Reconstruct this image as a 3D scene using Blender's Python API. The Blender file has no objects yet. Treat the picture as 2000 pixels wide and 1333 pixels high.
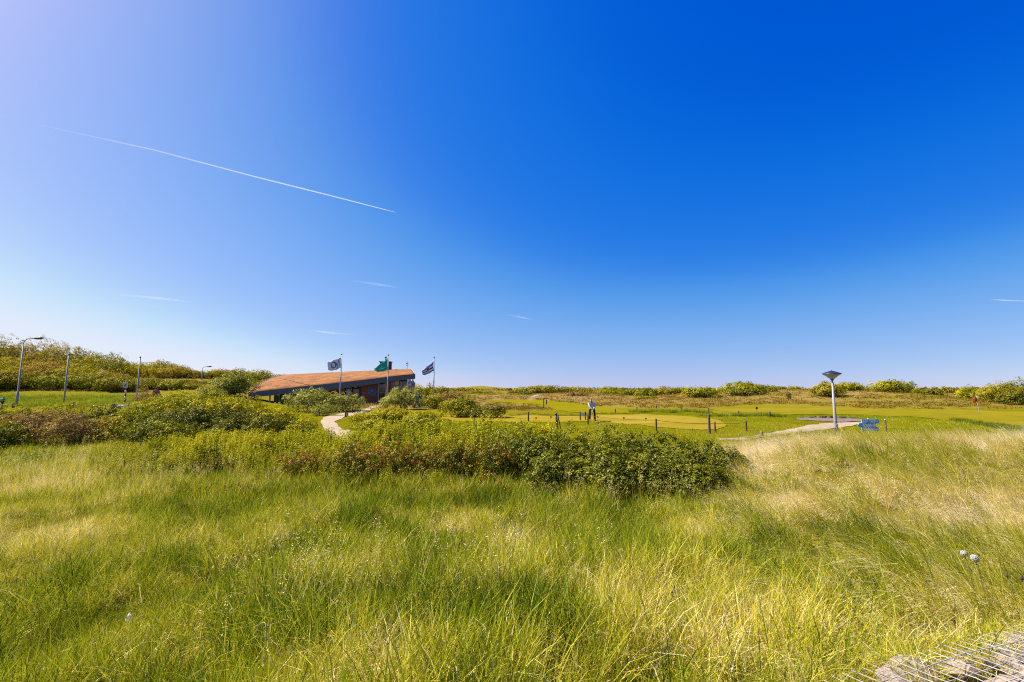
import bpy, math, random
import numpy as np
from mathutils import Vector, Matrix

random.seed(11)
rng = np.random.default_rng(11)
SC = bpy.context.scene
COL = SC.collection
R = math.radians
PI = math.pi

# ------------------------------------------------------------------ camera
F = 889.0                      # focal length in pixels of a 2000 px wide frame (16 mm on full frame)
HORIZON = 762.0
PITCH = math.atan((HORIZON - 666.5) / F)
EYE = 2.6
cam = bpy.data.cameras.new('camera')
cam.lens = 16.0
cam.sensor_width = 36.0
cam.clip_start = 0.05
cam.clip_end = 60000
camo = bpy.data.objects.new('camera', cam)
COL.objects.link(camo)
camo.location = (0, 0, EYE)
camo.rotation_euler = (PI / 2 + PITCH, 0, 0)
SC.camera = camo

# ------------------------------------------------------------------ sky and sun
SUN_EL, SUN_AZ = R(49), R(-80)
EXPO = 1.25
w = bpy.data.worlds.new('World')
SC.world = w
w.use_nodes = True
nt = w.node_tree
bg = nt.nodes['Background']
sky = nt.nodes.new('ShaderNodeTexSky')
sky.sky_type = 'NISHITA'
sky.sun_disc = False
sky.sun_elevation = SUN_EL
sky.sun_rotation = SUN_AZ
sky.air_density = 1.0
sky.dust_density = 1.0
sky.ozone_density = 6.0
pre = nt.nodes.new('ShaderNodeVectorMath'); pre.operation = 'SCALE'; pre.inputs['Scale'].default_value = 0.1
cur = nt.nodes.new('ShaderNodeRGBCurve')
def set_curve(c, pts):
    while len(c.points) > 2:
        c.points.remove(c.points[1])
    c.points[0].location = pts[0]
    c.points[1].location = pts[-1]
    for p in pts[1:-1]:
        c.points.new(*p)
set_curve(cur.mapping.curves[0], [(0, 0), (.08, .001), (.10, .009), (.12, .026), (.145, .080), (.172, .155), (.20, .225), (.28, .42), (.32, .55), (.36, .69), (.40, .77), (1, .95)])
set_curve(cur.mapping.curves[1], [(0, 0), (.138, .104), (.17, .155), (.215, .21), (.26, .32), (.30, .395), (.41, .56), (.46, .67), (.51, .785), (.58, .84), (1, .95)])
set_curve(cur.mapping.curves[2], [(0, 0), (.15, .42), (.28, .65), (.33, .72), (.41, .79), (.50, .85), (.60, .925), (.66, .955), (.80, .975), (1, 1)])
cur.mapping.update()
post = nt.nodes.new('ShaderNodeVectorMath'); post.operation = 'SCALE'
post.inputs['Scale'].default_value = 10.0 / 2 ** EXPO
tcw = nt.nodes.new('ShaderNodeTexCoord')
vm1 = nt.nodes.new('ShaderNodeVectorMath'); vm1.operation = 'MAXIMUM'; vm1.inputs[1].default_value = (-9, -9, 0)
vm2 = nt.nodes.new('ShaderNodeVectorMath'); vm2.operation = 'ADD'; vm2.inputs[1].default_value = (0, 0, .05)
vm3 = nt.nodes.new('ShaderNodeVectorMath'); vm3.operation = 'NORMALIZE'
nt.links.new(tcw.outputs['Generated'], vm1.inputs[0]); nt.links.new(vm1.outputs[0], vm2.inputs[0])
nt.links.new(vm2.outputs[0], vm3.inputs[0]); nt.links.new(vm3.outputs[0], sky.inputs[0])      # the sky's lowest band starts a little above the horizon
nt.links.new(sky.outputs[0], pre.inputs[0])
nt.links.new(pre.outputs[0], cur.inputs['Color'])
nt.links.new(cur.outputs[0], post.inputs[0])
nt.links.new(post.outputs[0], bg.inputs[0])
bg.inputs[1].default_value = 0.1

sun = bpy.data.lights.new('sun', 'SUN')
sun.energy = 5.0
sun.angle = R(0.53)
sun.color = (1.0, 0.93, 0.80)
suno = bpy.data.objects.new('sun', sun)
COL.objects.link(suno)
sdir = Vector((math.sin(SUN_AZ) * math.cos(SUN_EL), math.cos(SUN_AZ) * math.cos(SUN_EL), math.sin(SUN_EL)))
suno.rotation_euler = sdir.to_track_quat('Z', 'Y').to_euler()
suno.location = sdir * 60

SC.view_settings.view_transform = 'Standard'
SC.view_settings.look = 'None'
SC.view_settings.exposure = EXPO
SC.view_settings.gamma = 1.0
SC.view_settings.use_curve_mapping = False
SC.cycles.max_bounces = 6
SC.cycles.diffuse_bounces = 3
SC.cycles.transparent_max_bounces = 12
SC.cycles.filter_width = 1.1
SC.cycles.use_denoising = False

# ------------------------------------------------------------------ pixel -> place helpers (the photograph is 2000 x 1333)
CP, SP = math.cos(PITCH), math.sin(PITCH)
def at(px, py, Y):
    a = (px - 1000) / F; b = (666.5 - py) / F
    dy = CP - b * SP; dz = SP + b * CP
    t = Y / dy
    return Vector((a * t, Y, EYE + dz * t))

def sstep(a, b, v):
    t = np.clip((v - a) / (b - a), 0, 1)
    return t * t * (3 - 2 * t)

def gauss(x, y, cx, cy, sx, sy):
    return np.exp(-((x - cx) / sx) ** 2 - ((y - cy) / sy) ** 2)

GA = np.array([1.45, 2.47]); GB = np.array([3.08, 3.02])        # rear edge of the stone basket
gd = (GB - GA) / np.linalg.norm(GB - GA)
gn = np.array([-gd[1], gd[0]])                                       # points away from the camera
def gab_dist(x, y):
    return (x - GA[0]) * gn[0] + (y - GA[1]) * gn[1]
def gab_along(x, y):
    return (x - GA[0]) * gd[0] + (y - GA[1]) * gd[1]

def H(x, y):
    x = np.asarray(x, float); y = np.asarray(y, float)
    z = np.interp(y, [-30, 1, 2.5, 4, 6, 8, 10, 14, 18, 25, 40, 50, 60, 70, 80, 100, 130, 200, 400, 900, 3000],
                  [1.1, 1.1, 1.03, .84, .56, .38, .30, .30, .12, .04, 0, .10, .40, .62, .90, 1.42, 1.62, 1.5, 1.8, 3.6, 4.0])
    r = x / np.maximum(y, 1.0)
    # left: verge, meadow and wooded bank
    L = sstep(-.46, -.70, r)
    lz = np.interp(y, [8, 14, 20, 30, 42, 50, 56, 63, 78, 95, 150, 400], [0, .05, .25, .7, 1.1, 1.05, 1.35, 1.9, 4.4, 5.6, 5.0, 2.0])
    hillscale = 1 + .45 * sstep(-.75, -1.15, r)
    lz2 = np.where(y > 63, 1.9 + (lz - 1.9) * hillscale, lz)
    z = z * (1 - L) + np.maximum(lz2, .25) * L
    # left low bank behind the clubhouse
    z = z + 2.6 * gauss(x, y, -52, 100, 22, 15) * (1 - L)
    # marram grass mound on the right
    sy = np.where(y < 11, 3.8, 4.6)
    m = sstep(3.4, 7.0, x - .25 * (y - 10)) * np.exp(-((y - 11) / sy) ** 2) * .80
    m = m + sstep(8, 16, x) * np.exp(-((y - 13.0) / 3.5) ** 2) * .15 + .07 * np.sin(x * 1.1 + 1) * np.sin(y * .9) * sstep(4, 6, x) * sstep(4, 7, y) * sstep(18, 14, y)
    z = z + m
    # mound before the clubhouse, hummocks, gentle dune relief
    z = z + .75 * gauss(x, y, -5.8, 24.5, 3.2, 3.2)
    z = z + .35 * gauss(x, y, -11, 21, 5, 4)
    z = z + .22 * gauss(x, y, 9.5, 40, 5, 2.2) + .15 * gauss(x, y, 14, 38, 3, 1.5)
    far = sstep(48, 80, y)
    z = z + far * (.60 * np.sin(x / 17 + 1.3) * np.cos(y / 23 + .4) + .28 * np.sin(x / 7.3 + y / 15.) + .12 * np.sin(x / 3.1 - y / 5.7)) * sstep(-.5, -.3, r)
    z = z + .55 * far * gauss(x, y, 12, 92, 16, 14) + 1.1 * gauss(x, y, 44, 92, 12, 12) + 1.0 * gauss(x, y, 66, 88, 13, 10) + .8 * gauss(x, y, 100, 86, 16, 12)
    z = z + 1.3 * gauss(x, y, -26, 118, 14, 16) + 2.2 * gauss(x, y, -28, 210, 30, 30) + 5.5 * gauss(x, y, -60, 800, 60, 50) + 4 * gauss(x, y, 40, 900, 70, 40)
    z = z - 2.0 * gauss(x, y, 0, 320, 90, 120)
    # small unevenness
    z = z + .035 * np.sin(x * 1.9 + .7) * np.cos(y * 1.6) + .03 * np.sin(x * .8 - y * 1.1)
    # bunker hollow
    z = z - .28 * gauss(x, y, 24.2, 36.6, 2.6, 1.1)
    # under the stone basket
    g = sstep(-.02, -.12, gab_dist(x, y)) * sstep(-.4, .0, gab_along(x, y)) * sstep(-1.6, -1.5, gab_dist(x, y))
    z = z * (1 - g) + .62 * g
    return z

def Hs(x, y): return float(H(x, y))
def ground(px, py, ymin=1.2, ymax=900):
    lo = None
    Y = ymin
    while Y < ymax:
        p = at(px, py, Y)
        if p.z <= Hs(p.x, p.y):
            a, b = lo or Y, Y
            for _ in range(18):
                m = (a + b) / 2
                q = at(px, py, m)
                if q.z <= Hs(q.x, q.y): b = m
                else: a = m
            q = at(px, py, b)
            return Vector((q.x, q.y, Hs(q.x, q.y)))
        lo = Y
        Y *= 1.015
    q = at(px, py, ymax); return q

# ------------------------------------------------------------------ objects helpers
def tag(o, label=None, cat=None, group=None, kind=None):
    if label: o['label'] = label
    if cat: o['category'] = cat
    if group: o['group'] = group
    if kind: o['kind'] = kind
    return o

def empty(name, loc, label, cat, group=None, rz=0):
    o = bpy.data.objects.new(name, None)
    o.empty_display_size = .2
    COL.objects.link(o)
    o.location = loc
    o.rotation_euler = (0, 0, rz)
    return tag(o, label, cat, group)

class MB:
    def __init__(s): s.v = []; s.f = []; s.mi = []
    def add(s, vs, fs, mi=0):
        b = len(s.v)
        s.v += [tuple(q) for q in vs]
        s.f += [tuple(b + i for i in f) for f in fs]
        s.mi += [mi] * len(fs)
        return s
    def box(s, c, d, rz=0, mi=0, M=None):
        x, y, z = d[0] / 2, d[1] / 2, d[2] / 2
        vs = [Vector((i * x, j * y, k * z)) for i in (-1, 1) for j in (-1, 1) for k in (-1, 1)]
        m = M or Matrix.Rotation(rz, 3, 'Z')
        vs = [m @ q + Vector(c) for q in vs]
        return s.add(vs, [(0, 1, 3, 2), (4, 6, 7, 5), (0, 4, 5, 1), (2, 3, 7, 6), (0, 2, 6, 4), (1, 5, 7, 3)], mi)
    def tube(s, pts, rad, n=8, mi=0, cap=True):
        pts = [Vector(p) for p in pts]
        if not hasattr(rad, '__len__'): rad = [rad] * len(pts)
        rings = []
        ref = None
        for i, p in enumerate(pts):
            t = (pts[min(i + 1, len(pts) - 1)] - pts[max(i - 1, 0)]).normalized()
            if ref is None:
                ref = t.orthogonal().normalized()
            ref = (ref - t * ref.dot(t)).normalized()
            bi = t.cross(ref)
            rings.append([p + (ref * math.cos(2 * PI * k / n) + bi * math.sin(2 * PI * k / n)) * rad[i] for k in range(n)])
        vs = [q for r in rings for q in r]
        fs = []
        for i in range(len(pts) - 1):
            for k in range(n):
                fs.append((i * n + k, i * n + (k + 1) % n, (i + 1) * n + (k + 1) % n, (i + 1) * n + k))
        if cap:
            fs.append(tuple(range(n - 1, -1, -1)))
            fs.append(tuple((len(pts) - 1) * n + k for k in range(n)))
        return s.add(vs, fs, mi)
    def lathe(s, c, prof, n=16, mi=0):
        vs = []
        for (r, z) in prof:
            for k in range(n):
                a = 2 * PI * k / n
                vs.append((c[0] + r * math.cos(a), c[1] + r * math.sin(a), c[2] + z))
        fs = []
        for i in range(len(prof) - 1):
            for k in range(n):
                fs.append((i * n + k, i * n + (k + 1) % n, (i + 1) * n + (k + 1) % n, (i + 1) * n + k))
        fs.append(tuple(range(n - 1, -1, -1)))
        fs.append(tuple((len(prof) - 1) * n + k for k in range(n)))
        return s.add(vs, fs, mi)
    def prism(s, poly, thick, mi=0):
        """poly: list of Vectors (planar), thick: Vector offset"""
        n = len(poly)
        vs = [Vector(p) for p in poly] + [Vector(p) + Vector(thick) for p in poly]
        fs = [tuple(range(n)), tuple(range(2 * n - 1, n - 1, -1))]
        for k in range(n):
            fs.append((k, n + k, n + (k + 1) % n, (k + 1) % n))
        return s.add(vs, fs, mi)
    def build(s, name, mat, parent=None, smooth=False, bevel=0):
        me = bpy.data.meshes.new(name)
        me.from_pydata(s.v, [], s.f)
        mats = mat if isinstance(mat, (list, tuple)) else [mat]
        for m in mats: me.materials.append(m)
        me.polygons.foreach_set('material_index', s.mi)
        if smooth: me.polygons.foreach_set('use_smooth', [True] * len(me.polygons))
        me.update()
        o = bpy.data.objects.new(name, me)
        COL.objects.link(o)
        if parent:
            o.parent = parent
            if not getattr(s, 'local', False):
                o.matrix_parent_inverse = par_inv(parent)
        if bevel:
            b = o.modifiers.new('bevel', 'BEVEL'); b.width = bevel; b.segments = 2; b.limit_method = 'ANGLE'
        return o

def par_inv(p):
    m = Matrix.LocRotScale(p.location, p.rotation_euler, p.scale)
    if p.parent: m = par_mat(p.parent) @ p.matrix_parent_inverse @ m
    return m.inverted()
def par_mat(p):
    m = Matrix.LocRotScale(p.location, p.rotation_euler, p.scale)
    if p.parent: m = par_mat(p.parent) @ p.matrix_parent_inverse @ m
    return m

def np_mesh(name, V, Q, mat, attrs=None, link=True, parent=None, smooth=False):
    """V (n,3) verts, Q (m,4) or (m,3) faces; attrs: dict of per-vertex float arrays"""
    me = bpy.data.meshes.new(name)
    V = np.ascontiguousarray(V, dtype=np.float32); Q = np.ascontiguousarray(Q, dtype=np.int32)
    k = Q.shape[1]
    me.vertices.add(len(V)); me.vertices.foreach_set('co', V.ravel())
    me.loops.add(Q.size); me.loops.foreach_set('vertex_index', Q.ravel())
    me.polygons.add(len(Q))
    me.polygons.foreach_set('loop_start', np.arange(0, Q.size, k, dtype=np.int32))
    me.polygons.foreach_set('use_smooth', np.full(len(Q), smooth))
    me.update(calc_edges=True)
    for a, arr in (attrs or {}).items():
        arr = np.asarray(arr, dtype=np.float32)
        if arr.ndim == 1:
            t = me.attributes.new(a, 'FLOAT', 'POINT'); t.data.foreach_set('value', arr)
        elif arr.shape[1] == 3:
            t = me.attributes.new(a, 'FLOAT_VECTOR', 'POINT'); t.data.foreach_set('vector', arr.ravel())
    if mat: me.materials.append(mat)
    o = bpy.data.objects.new(name, me)
    if link: COL.objects.link(o)
    if parent:
        o.parent = parent
        o.matrix_parent_inverse = par_inv(parent)
    return o

# ------------------------------------------------------------------ materials
def newmat(name):
    m = bpy.data.materials.new(name); m.use_nodes = True
    nt = m.node_tree
    for n in list(nt.nodes): nt.nodes.remove(n)
    out = nt.nodes.new('ShaderNodeOutputMaterial')
    return m, nt, out

def noise_tex(nt, scale, detail=4, rough=.6, coord='Object', vec=None):
    n = nt.nodes.new('ShaderNodeTexNoise')
    n.inputs['Scale'].default_value = scale; n.inputs['Detail'].default_value = detail; n.inputs['Roughness'].default_value = rough
    if vec is None:
        tc = nt.nodes.new('ShaderNodeTexCoord'); nt.links.new(tc.outputs[coord], n.inputs['Vector'])
    else: nt.links.new(vec, n.inputs['Vector'])
    return n

def ramp(nt, stops, fac=None):
    r = nt.nodes.new('ShaderNodeValToRGB')
    e = r.color_ramp.elements
    while len(e) > 1: e.remove(e[-1])
    e[0].position = stops[0][0]; e[0].color = (*stops[0][1], 1)
    for p, c in stops[1:]:
        q = e.new(p); q.color = (*c, 1)
    if fac is not None: nt.links.new(fac, r.inputs[0])
    return r

def mat_simple(name, col, rough=.6, metal=0, var=.25, scale=6, bump=.15, bscale=40, spec=.5):
    m, nt, out = newmat(name)
    p = nt.nodes.new('ShaderNodeBsdfPrincipled')
    p.inputs['Roughness'].default_value = rough; p.inputs['Metallic'].default_value = metal
    p.inputs['Specular IOR Level'].default_value = spec
    n = noise_tex(nt, scale)
    col = tuple(c * .6 for c in col)
    lo = tuple(max(0, c * (1 - var)) for c in col); hi = tuple(min(1, c * (1 + var)) for c in col)
    r = ramp(nt, [(.3, lo), (.7, hi)], n.outputs[0])
    nt.links.new(r.outputs[0], p.inputs['Base Color'])
    if bump:
        n2 = noise_tex(nt, bscale)
        b = nt.nodes.new('ShaderNodeBump'); b.inputs['Strength'].default_value = bump; b.inputs['Distance'].default_value = .01
        nt.links.new(n2.outputs[0], b.inputs['Height']); nt.links.new(b.outputs[0], p.inputs['Normal'])
    nt.links.new(p.outputs[0], out.inputs[0])
    return m

def mat_leaf(name, stops, transl=.35, gloss=.06, inst=False, kk=(.86, .68, .45)):
    """leaf / blade colour picked by the per-vertex value 'tint' (natural colour of each leaf)"""
    m, nt, out = newmat(name)
    a = nt.nodes.new('ShaderNodeAttribute'); a.attribute_name = 'tint'
    fac = a.outputs['Fac']
    if inst:
        b = nt.nodes.new('ShaderNodeAttribute'); b.attribute_type = 'INSTANCER'; b.attribute_name = 'patch'
        ad = nt.nodes.new('ShaderNodeMath'); ad.operation = 'ADD'; ad.use_clamp = True
        nt.links.new(fac, ad.inputs[0]); nt.links.new(b.outputs['Fac'], ad.inputs[1])
        fac = ad.outputs[0]
    r = ramp(nt, [(p, (c[0] * kk[0], c[1] * kk[1], c[2] * kk[2])) for p, c in stops], fac)
    d = nt.nodes.new('ShaderNodeBsdfDiffuse'); t = nt.nodes.new('ShaderNodeBsdfTranslucent'); g = nt.nodes.new('ShaderNodeBsdfGlossy')
    g.inputs['Roughness'].default_value = .42; g.inputs['Color'].default_value = (1, 1, .7, 1)
    mx = nt.nodes.new('ShaderNodeMixShader'); mx.inputs[0].default_value = transl
    mg = nt.nodes.new('ShaderNodeMixShader'); mg.inputs[0].default_value = gloss * .25
    nt.links.new(r.outputs[0], d.inputs[0]); nt.links.new(r.outputs[0], t.inputs[0])
    nt.links.new(d.outputs[0], mx.inputs[1]); nt.links.new(t.outputs[0], mx.inputs[2])
    nt.links.new(mx.outputs[0], mg.inputs[1]); nt.links.new(g.outputs[0], mg.inputs[2])
    nt.links.new(mg.outputs[0], out.inputs[0])
    return m

M = {}
M['grass'] = mat_leaf('grass_blades', [(0, (.03, .055, .002)), (.16, (.13, .20, .004)), (.32, (.31, .33, .007)), (.5, (.48, .42, .02)), (.68, (.62, .49, .08)), (.84, (.74, .60, .25)), (1, (.86, .74, .46))], .34, .05, inst=True, kk=(1, 1, 1))
M['herb'] = mat_leaf('herb_leaves', [(0, (.08, .13, .005)), (.5, (.32, .41, .012)), (1, (.60, .63, .03))], .34, .04, inst=True)
M['rose'] = mat_leaf('rose_leaves', [(0, (.035, .055, .004)), (.45, (.11, .155, .006)), (.75, (.22, .27, .010)), (1, (.40, .42, .02))], .22, .08)
M['bramble'] = mat_leaf('bramble_leaves', [(0, (.035, .05, .006)), (.4, (.15, .18, .010)), (.62, (.30, .30, .02)), (.8, (.34, .17, .04)), (1, (.46, .16, .05))], .28, .06)
M['yellow'] = mat_leaf('yellow_green_leaves', [(0, (.07, .10, .004)), (.35, (.20, .27, .008)), (.7, (.40, .44, .012)), (1, (.56, .54, .02))], .26, .05)
M['olive'] = mat_leaf('olive_leaves', [(0, (.12, .14, .01)), (.45, (.30, .33, .02)), (.8, (.44, .40, .04)), (1, (.48, .33, .11))], .30, .05)
M['pale'] = mat_leaf('pale_leaves', [(0, (.14, .20, .04)), (.5, (.32, .40, .08)), (1, (.50, .55, .18))], .35, .06)
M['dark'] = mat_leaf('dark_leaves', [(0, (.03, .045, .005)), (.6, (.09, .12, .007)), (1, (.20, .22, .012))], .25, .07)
M['brownleaf'] = mat_leaf('brown_twigs', [(0, (.16, .10, .06)), (.5, (.34, .25, .12)), (.8, (.38, .36, .07)), (1, (.52, .44, .26))], .25, .03)
M['bark'] = mat_simple('bark', (.16, .12, .085), .9, bump=.5)
M['greybark'] = mat_simple('grey_bark', (.30, .26, .21), .9, bump=.5)
M['wood'] = mat_simple('weathered_wood', (.13, .085, .055), .85, var=.45, scale=18, bump=.6)
M['greywood'] = mat_simple('grey_wood', (.26, .21, .17), .85, var=.35, scale=18, bump=.6)
M['rope'] = mat_simple('rope', (.10, .075, .05), .9)
M['galv'] = mat_simple('galvanised_steel', (.40, .39, .40), .5, metal=0, var=.15)
M['darkmetal'] = mat_simple('dark_metal', (.06, .065, .075), .45, metal=.4)
M['white'] = mat_simple('white_paint', (.78, .78, .76), .45, var=.06)
M['navy'] = mat_simple('dark_blue_paint', (.025, .035, .075), .4, var=.2)
M['fascia'] = mat_simple('slate_blue_fascia', (.085, .105, .15), .5, var=.15, scale=2)
M['brickred'] = mat_simple('red_brown_cladding', (.085, .025, .022), .8, var=.4, scale=5)
M['signblue'] = mat_simple('sign_blue', (.0, .50, 1.0), .4, var=.08)
M['signedge'] = mat_simple('sign_edge', (.25, .80, 1.0), .5, var=.05)
M['signwhite'] = mat_simple('white_lettering', (1.4, 1.4, 1.4), .5, var=.03, bump=0)
M['red'] = mat_simple('red_paint', (.50, .02, .02), .5, var=.1)
M['lampglass'] = mat_leaf('opal_glass', [(0, (.85, .85, .85)), (1, (.85, .85, .85))], .7, .1, kk=(1, 1, 1))
M['frame'] = mat_simple('pale_window_frame', (.50, .48, .47), .5, var=.1)
M['cabinet'] = mat_simple('grey_green_cabinet', (.20, .24, .22), .5, var=.1)
M['skin'] = mat_simple('skin', (.50, .28, .19), .6, var=.08)
M['shirt'] = mat_simple('white_shirt', (.62, .64, .78), .8, var=.08, scale=12)
M['trousers'] = mat_simple('dark_trousers', (.012, .013, .018), .9, var=.2)
M['hair'] = mat_simple('hair', (.10, .06, .035), .8)
M['teal'] = mat_simple('teal_jacket', (.02, .36, .44), .8)
M['blueshirt'] = mat_simple('blue_shirt', (.14, .18, .42), .8)
M['maroon'] = mat_simple('maroon_cloth', (.22, .015, .04), .8)
M['beige'] = mat_simple('beige_cloth', (.45, .33, .25), .8)
M['litter'] = mat_simple('white_paper', (.72, .72, .68), .8, var=.1)
M['sand'] = mat_simple('sand', (.47, .35, .22), .95, var=.22, scale=3, bump=.5, bscale=60)
M['stone'] = mat_simple('pink_grey_stone', (.44, .34, .26), .9, var=.6, scale=6, bump=.6, bscale=45)
M['wire'] = mat_simple('galvanised_wire', (.52, .49, .44), .5, metal=0, var=.4, bump=0)
M['fluff'] = mat_simple('seed_fluff', (.62, .60, .54), .9)
M['stalk'] = mat_simple('green_stalk', (.16, .15, .03), .7)
M['cream'] = mat_simple('cream_panel', (.70, .56, .38), .6)
M['purple'] = mat_simple('purple_petals', (.30, .12, .32), .7)

def mat_glass(name, col):
    m, nt, out = newmat(name)
    p = nt.nodes.new('ShaderNodeBsdfPrincipled'); p.inputs['Base Color'].default_value = (*col, 1)
    p.inputs['Roughness'].default_value = .06; p.inputs['Specular IOR Level'].default_value = .8
    n = noise_tex(nt, .8); b = nt.nodes.new('ShaderNodeBump'); b.inputs['Strength'].default_value = .04
    nt.links.new(n.outputs[0], b.inputs['Height']); nt.links.new(b.outputs[0], p.inputs['Normal'])
    nt.links.new(p.outputs[0], out.inputs[0]); return m
M['glass'] = mat_glass('window_glass', (.012, .016, .022))
M['greenglass'] = mat_glass('door_glass', (.018, .03, .015))

# roof planting (dry sedum)
def mat_sedum():
    m, nt, out = newmat('dry_sedum_roof')
    p = nt.nodes.new('ShaderNodeBsdfPrincipled'); p.inputs['Roughness'].default_value = .95
    n = noise_tex(nt, 1.3, 8, .75)
    tc = nt.nodes.new('ShaderNodeTexCoord'); mp = nt.nodes.new('ShaderNodeMapping'); mp.inputs['Scale'].default_value = (.35, 1, 1)
    nt.links.new(tc.outputs['Object'], mp.inputs[0]); nt.links.new(mp.outputs[0], n.inputs['Vector'])
    r = ramp(nt, [(.34, (.07, .026, .005)), (.45, (.17, .062, .008)), (.57, (.28, .10, .012)), (.72, (.31, .15, .025))], n.outputs[0])
    nt.links.new(r.outputs[0], p.inputs['Base Color'])
    n2 = noise_tex(nt, 9, 6); b = nt.nodes.new('ShaderNodeBump'); b.inputs['Strength'].default_value = .9; b.inputs['Distance'].default_value = .12
    nt.links.new(n2.outputs[0], b.inputs['Height']); nt.links.new(b.outputs[0], p.inputs['Normal'])
    nt.links.new(p.outputs[0], out.inputs[0]); return m
M['sedum'] = mat_sedum()

# cladding: horizontal courses
def mat_cladding():
    m, nt, out = newmat('maroon_board_cladding')
    p = nt.nodes.new('ShaderNodeBsdfPrincipled'); p.inputs['Roughness'].default_value = .75
    tc = nt.nodes.new('ShaderNodeTexCoord'); mp = nt.nodes.new('ShaderNodeMapping'); mp.inputs['Scale'].default_value = (.6, .6, 7)
    n = noise_tex(nt, 1.0, 5); nt.links.new(tc.outputs['Object'], mp.inputs[0]); nt.links.new(mp.outputs[0], n.inputs['Vector'])
    r = ramp(nt, [(.3, (.08, .02, .02)), (.55, (.18, .05, .035)), (.75, (.26, .09, .05))], n.outputs[0])
    nt.links.new(r.outputs[0], p.inputs['Base Color']); nt.links.new(p.outputs[0], out.inputs[0]); return m
M['cladding'] = mat_cladding()

# ground
def mat_ground():
    m, nt, out = newmat('ground_cover')
    p = nt.nodes.new('ShaderNodeBsdfDiffuse')
    za = nt.nodes.new('ShaderNodeAttribute'); za.attribute_name = 'zone'      # 0 lush .. 1 dry heath
    zb = nt.nodes.new('ShaderNodeAttribute'); zb.attribute_name = 'bare'
    tc = nt.nodes.new('ShaderNodeTexCoord')
    mp = nt.nodes.new('ShaderNodeMapping'); mp.inputs['Scale'].default_value = (.35, 1.0, 1)
    nt.links.new(tc.outputs['Object'], mp.inputs[0])
    n1 = noise_tex(nt, .16, 10, .72, vec=mp.outputs[0]); n2 = noise_tex(nt, 2.2, 8, .75)
    s1 = nt.nodes.new('ShaderNodeMath'); s1.operation = 'MULTIPLY_ADD'; s1.inputs[1].default_value = .95; s1.inputs[2].default_value = -.475
    nt.links.new(n1.outputs[0], s1.inputs[0])
    s2 = nt.nodes.new('ShaderNodeMath'); s2.operation = 'MULTIPLY_ADD'; s2.inputs[1].default_value = .55; s2.inputs[2].default_value = -.275
    nt.links.new(n2.outputs[0], s2.inputs[0])
    a1 = nt.nodes.new('ShaderNodeMath'); a1.operation = 'ADD'; nt.links.new(za.outputs['Fac'], a1.inputs[0]); nt.links.new(s1.outputs[0], a1.inputs[1])
    a2 = nt.nodes.new('ShaderNodeMath'); a2.operation = 'ADD'; a2.use_clamp = True; nt.links.new(a1.outputs[0], a2.inputs[0]); nt.links.new(s2.outputs[0], a2.inputs[1])
    r = ramp(nt, [(0, (.085, .095, .002)), (.22, (.135, .120, .003)), (.42, (.165, .135, .012)), (.6, (.19, .14, .035)), (.8, (.22, .145, .055)), (1, (.13, .09, .03))], a2.outputs[0])
    mx = nt.nodes.new('ShaderNodeMixRGB'); mx.inputs[2].default_value = (.34, .28, .22, 1)
    nt.links.new(zb.outputs['Fac'], mx.inputs[0]); nt.links.new(r.outputs[0], mx.inputs[1])
    nt.links.new(mx.outputs[0], p.inputs[0])
    n3 = noise_tex(nt, 5, 8, .8); b = nt.nodes.new('ShaderNodeBump'); b.inputs['Strength'].default_value = 1.0; b.inputs['Distance'].default_value = .10
    nt.links.new(n3.outputs[0], b.inputs['Height']); nt.links.new(b.outputs[0], p.inputs['Normal'])
    nt.links.new(p.outputs[0], out.inputs[0]); return m
M['ground'] = mat_ground()

def mat_green(name, a, b, c):
    m, nt, out = newmat(name)
    p = nt.nodes.new('ShaderNodeBsdfDiffuse')
    tc = nt.nodes.new('ShaderNodeTexCoord'); mp = nt.nodes.new('ShaderNodeMapping'); mp.inputs['Scale'].default_value = (.12, 1.0, 1)
    nt.links.new(tc.outputs['Object'], mp.inputs[0])
    n = noise_tex(nt, .35, 8, .65, vec=mp.outputs[0])
    n2 = noise_tex(nt, 8, 5, .7)
    mxx = nt.nodes.new('ShaderNodeMath'); mxx.operation = 'MULTIPLY_ADD'; mxx.inputs[1].default_value = .25
    nt.links.new(n2.outputs[0], mxx.inputs[0]); nt.links.new(n.outputs[0], mxx.inputs[2])
    r = ramp(nt, [(.38, a), (.62, b), (.86, c)], mxx.outputs[0])
    nt.links.new(r.outputs[0], p.inputs[0])
    b_ = nt.nodes.new('ShaderNodeBump'); b_.inputs['Strength'].default_value = .4; b_.inputs['Distance'].default_value = .02
    nt.links.new(n2.outputs[0], b_.inputs['Height']); nt.links.new(b_.outputs[0], p.inputs['Normal'])
    nt.links.new(p.outputs[0], out.inputs[0]); return m
M['green_a'] = mat_green('mown_green', (.145, .115, .006), (.205, .150, .014), (.27, .20, .035))
M['green_b'] = mat_green('mown_green_far', (.10, .095, .004), (.165, .135, .008), (.215, .165, .018))

# ------------------------------------------------------------------ terrain
def zone_at(x, y):
    """0 = lush green, 1 = dry brown dune heath"""
    r = x / np.maximum(y, 1)
    z = np.interp(y, [0, 14, 20, 45, 52, 62, 85, 110, 300, 900], [.45, .35, .20, .24, .36, .50, .58, .52, .50, .40])
    z = np.where((r < -.46) & (y > 36), np.interp(y, [36, 48, 60, 66], [.25, .08, .08, .5]), z)
    # fairways
    z = z - .25 * gauss(x, y, 7, 66, 6, 8) - .2 * gauss(x, y, 10, 52, 10, 5) + .16 * gauss(x, y, 16, 84, 30, 14)
    z = z - .25 * gauss(x, y, 50, 45, 20, 8) - .3 * gauss(x, y, 30, 50, 14, 6) - .3 * gauss(x, y, 0, 330, 60, 60)
    z = z + .35 * gauss(x, y, -2, 62, 6, 7)
    return np.clip(z, 0, 1)

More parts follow.
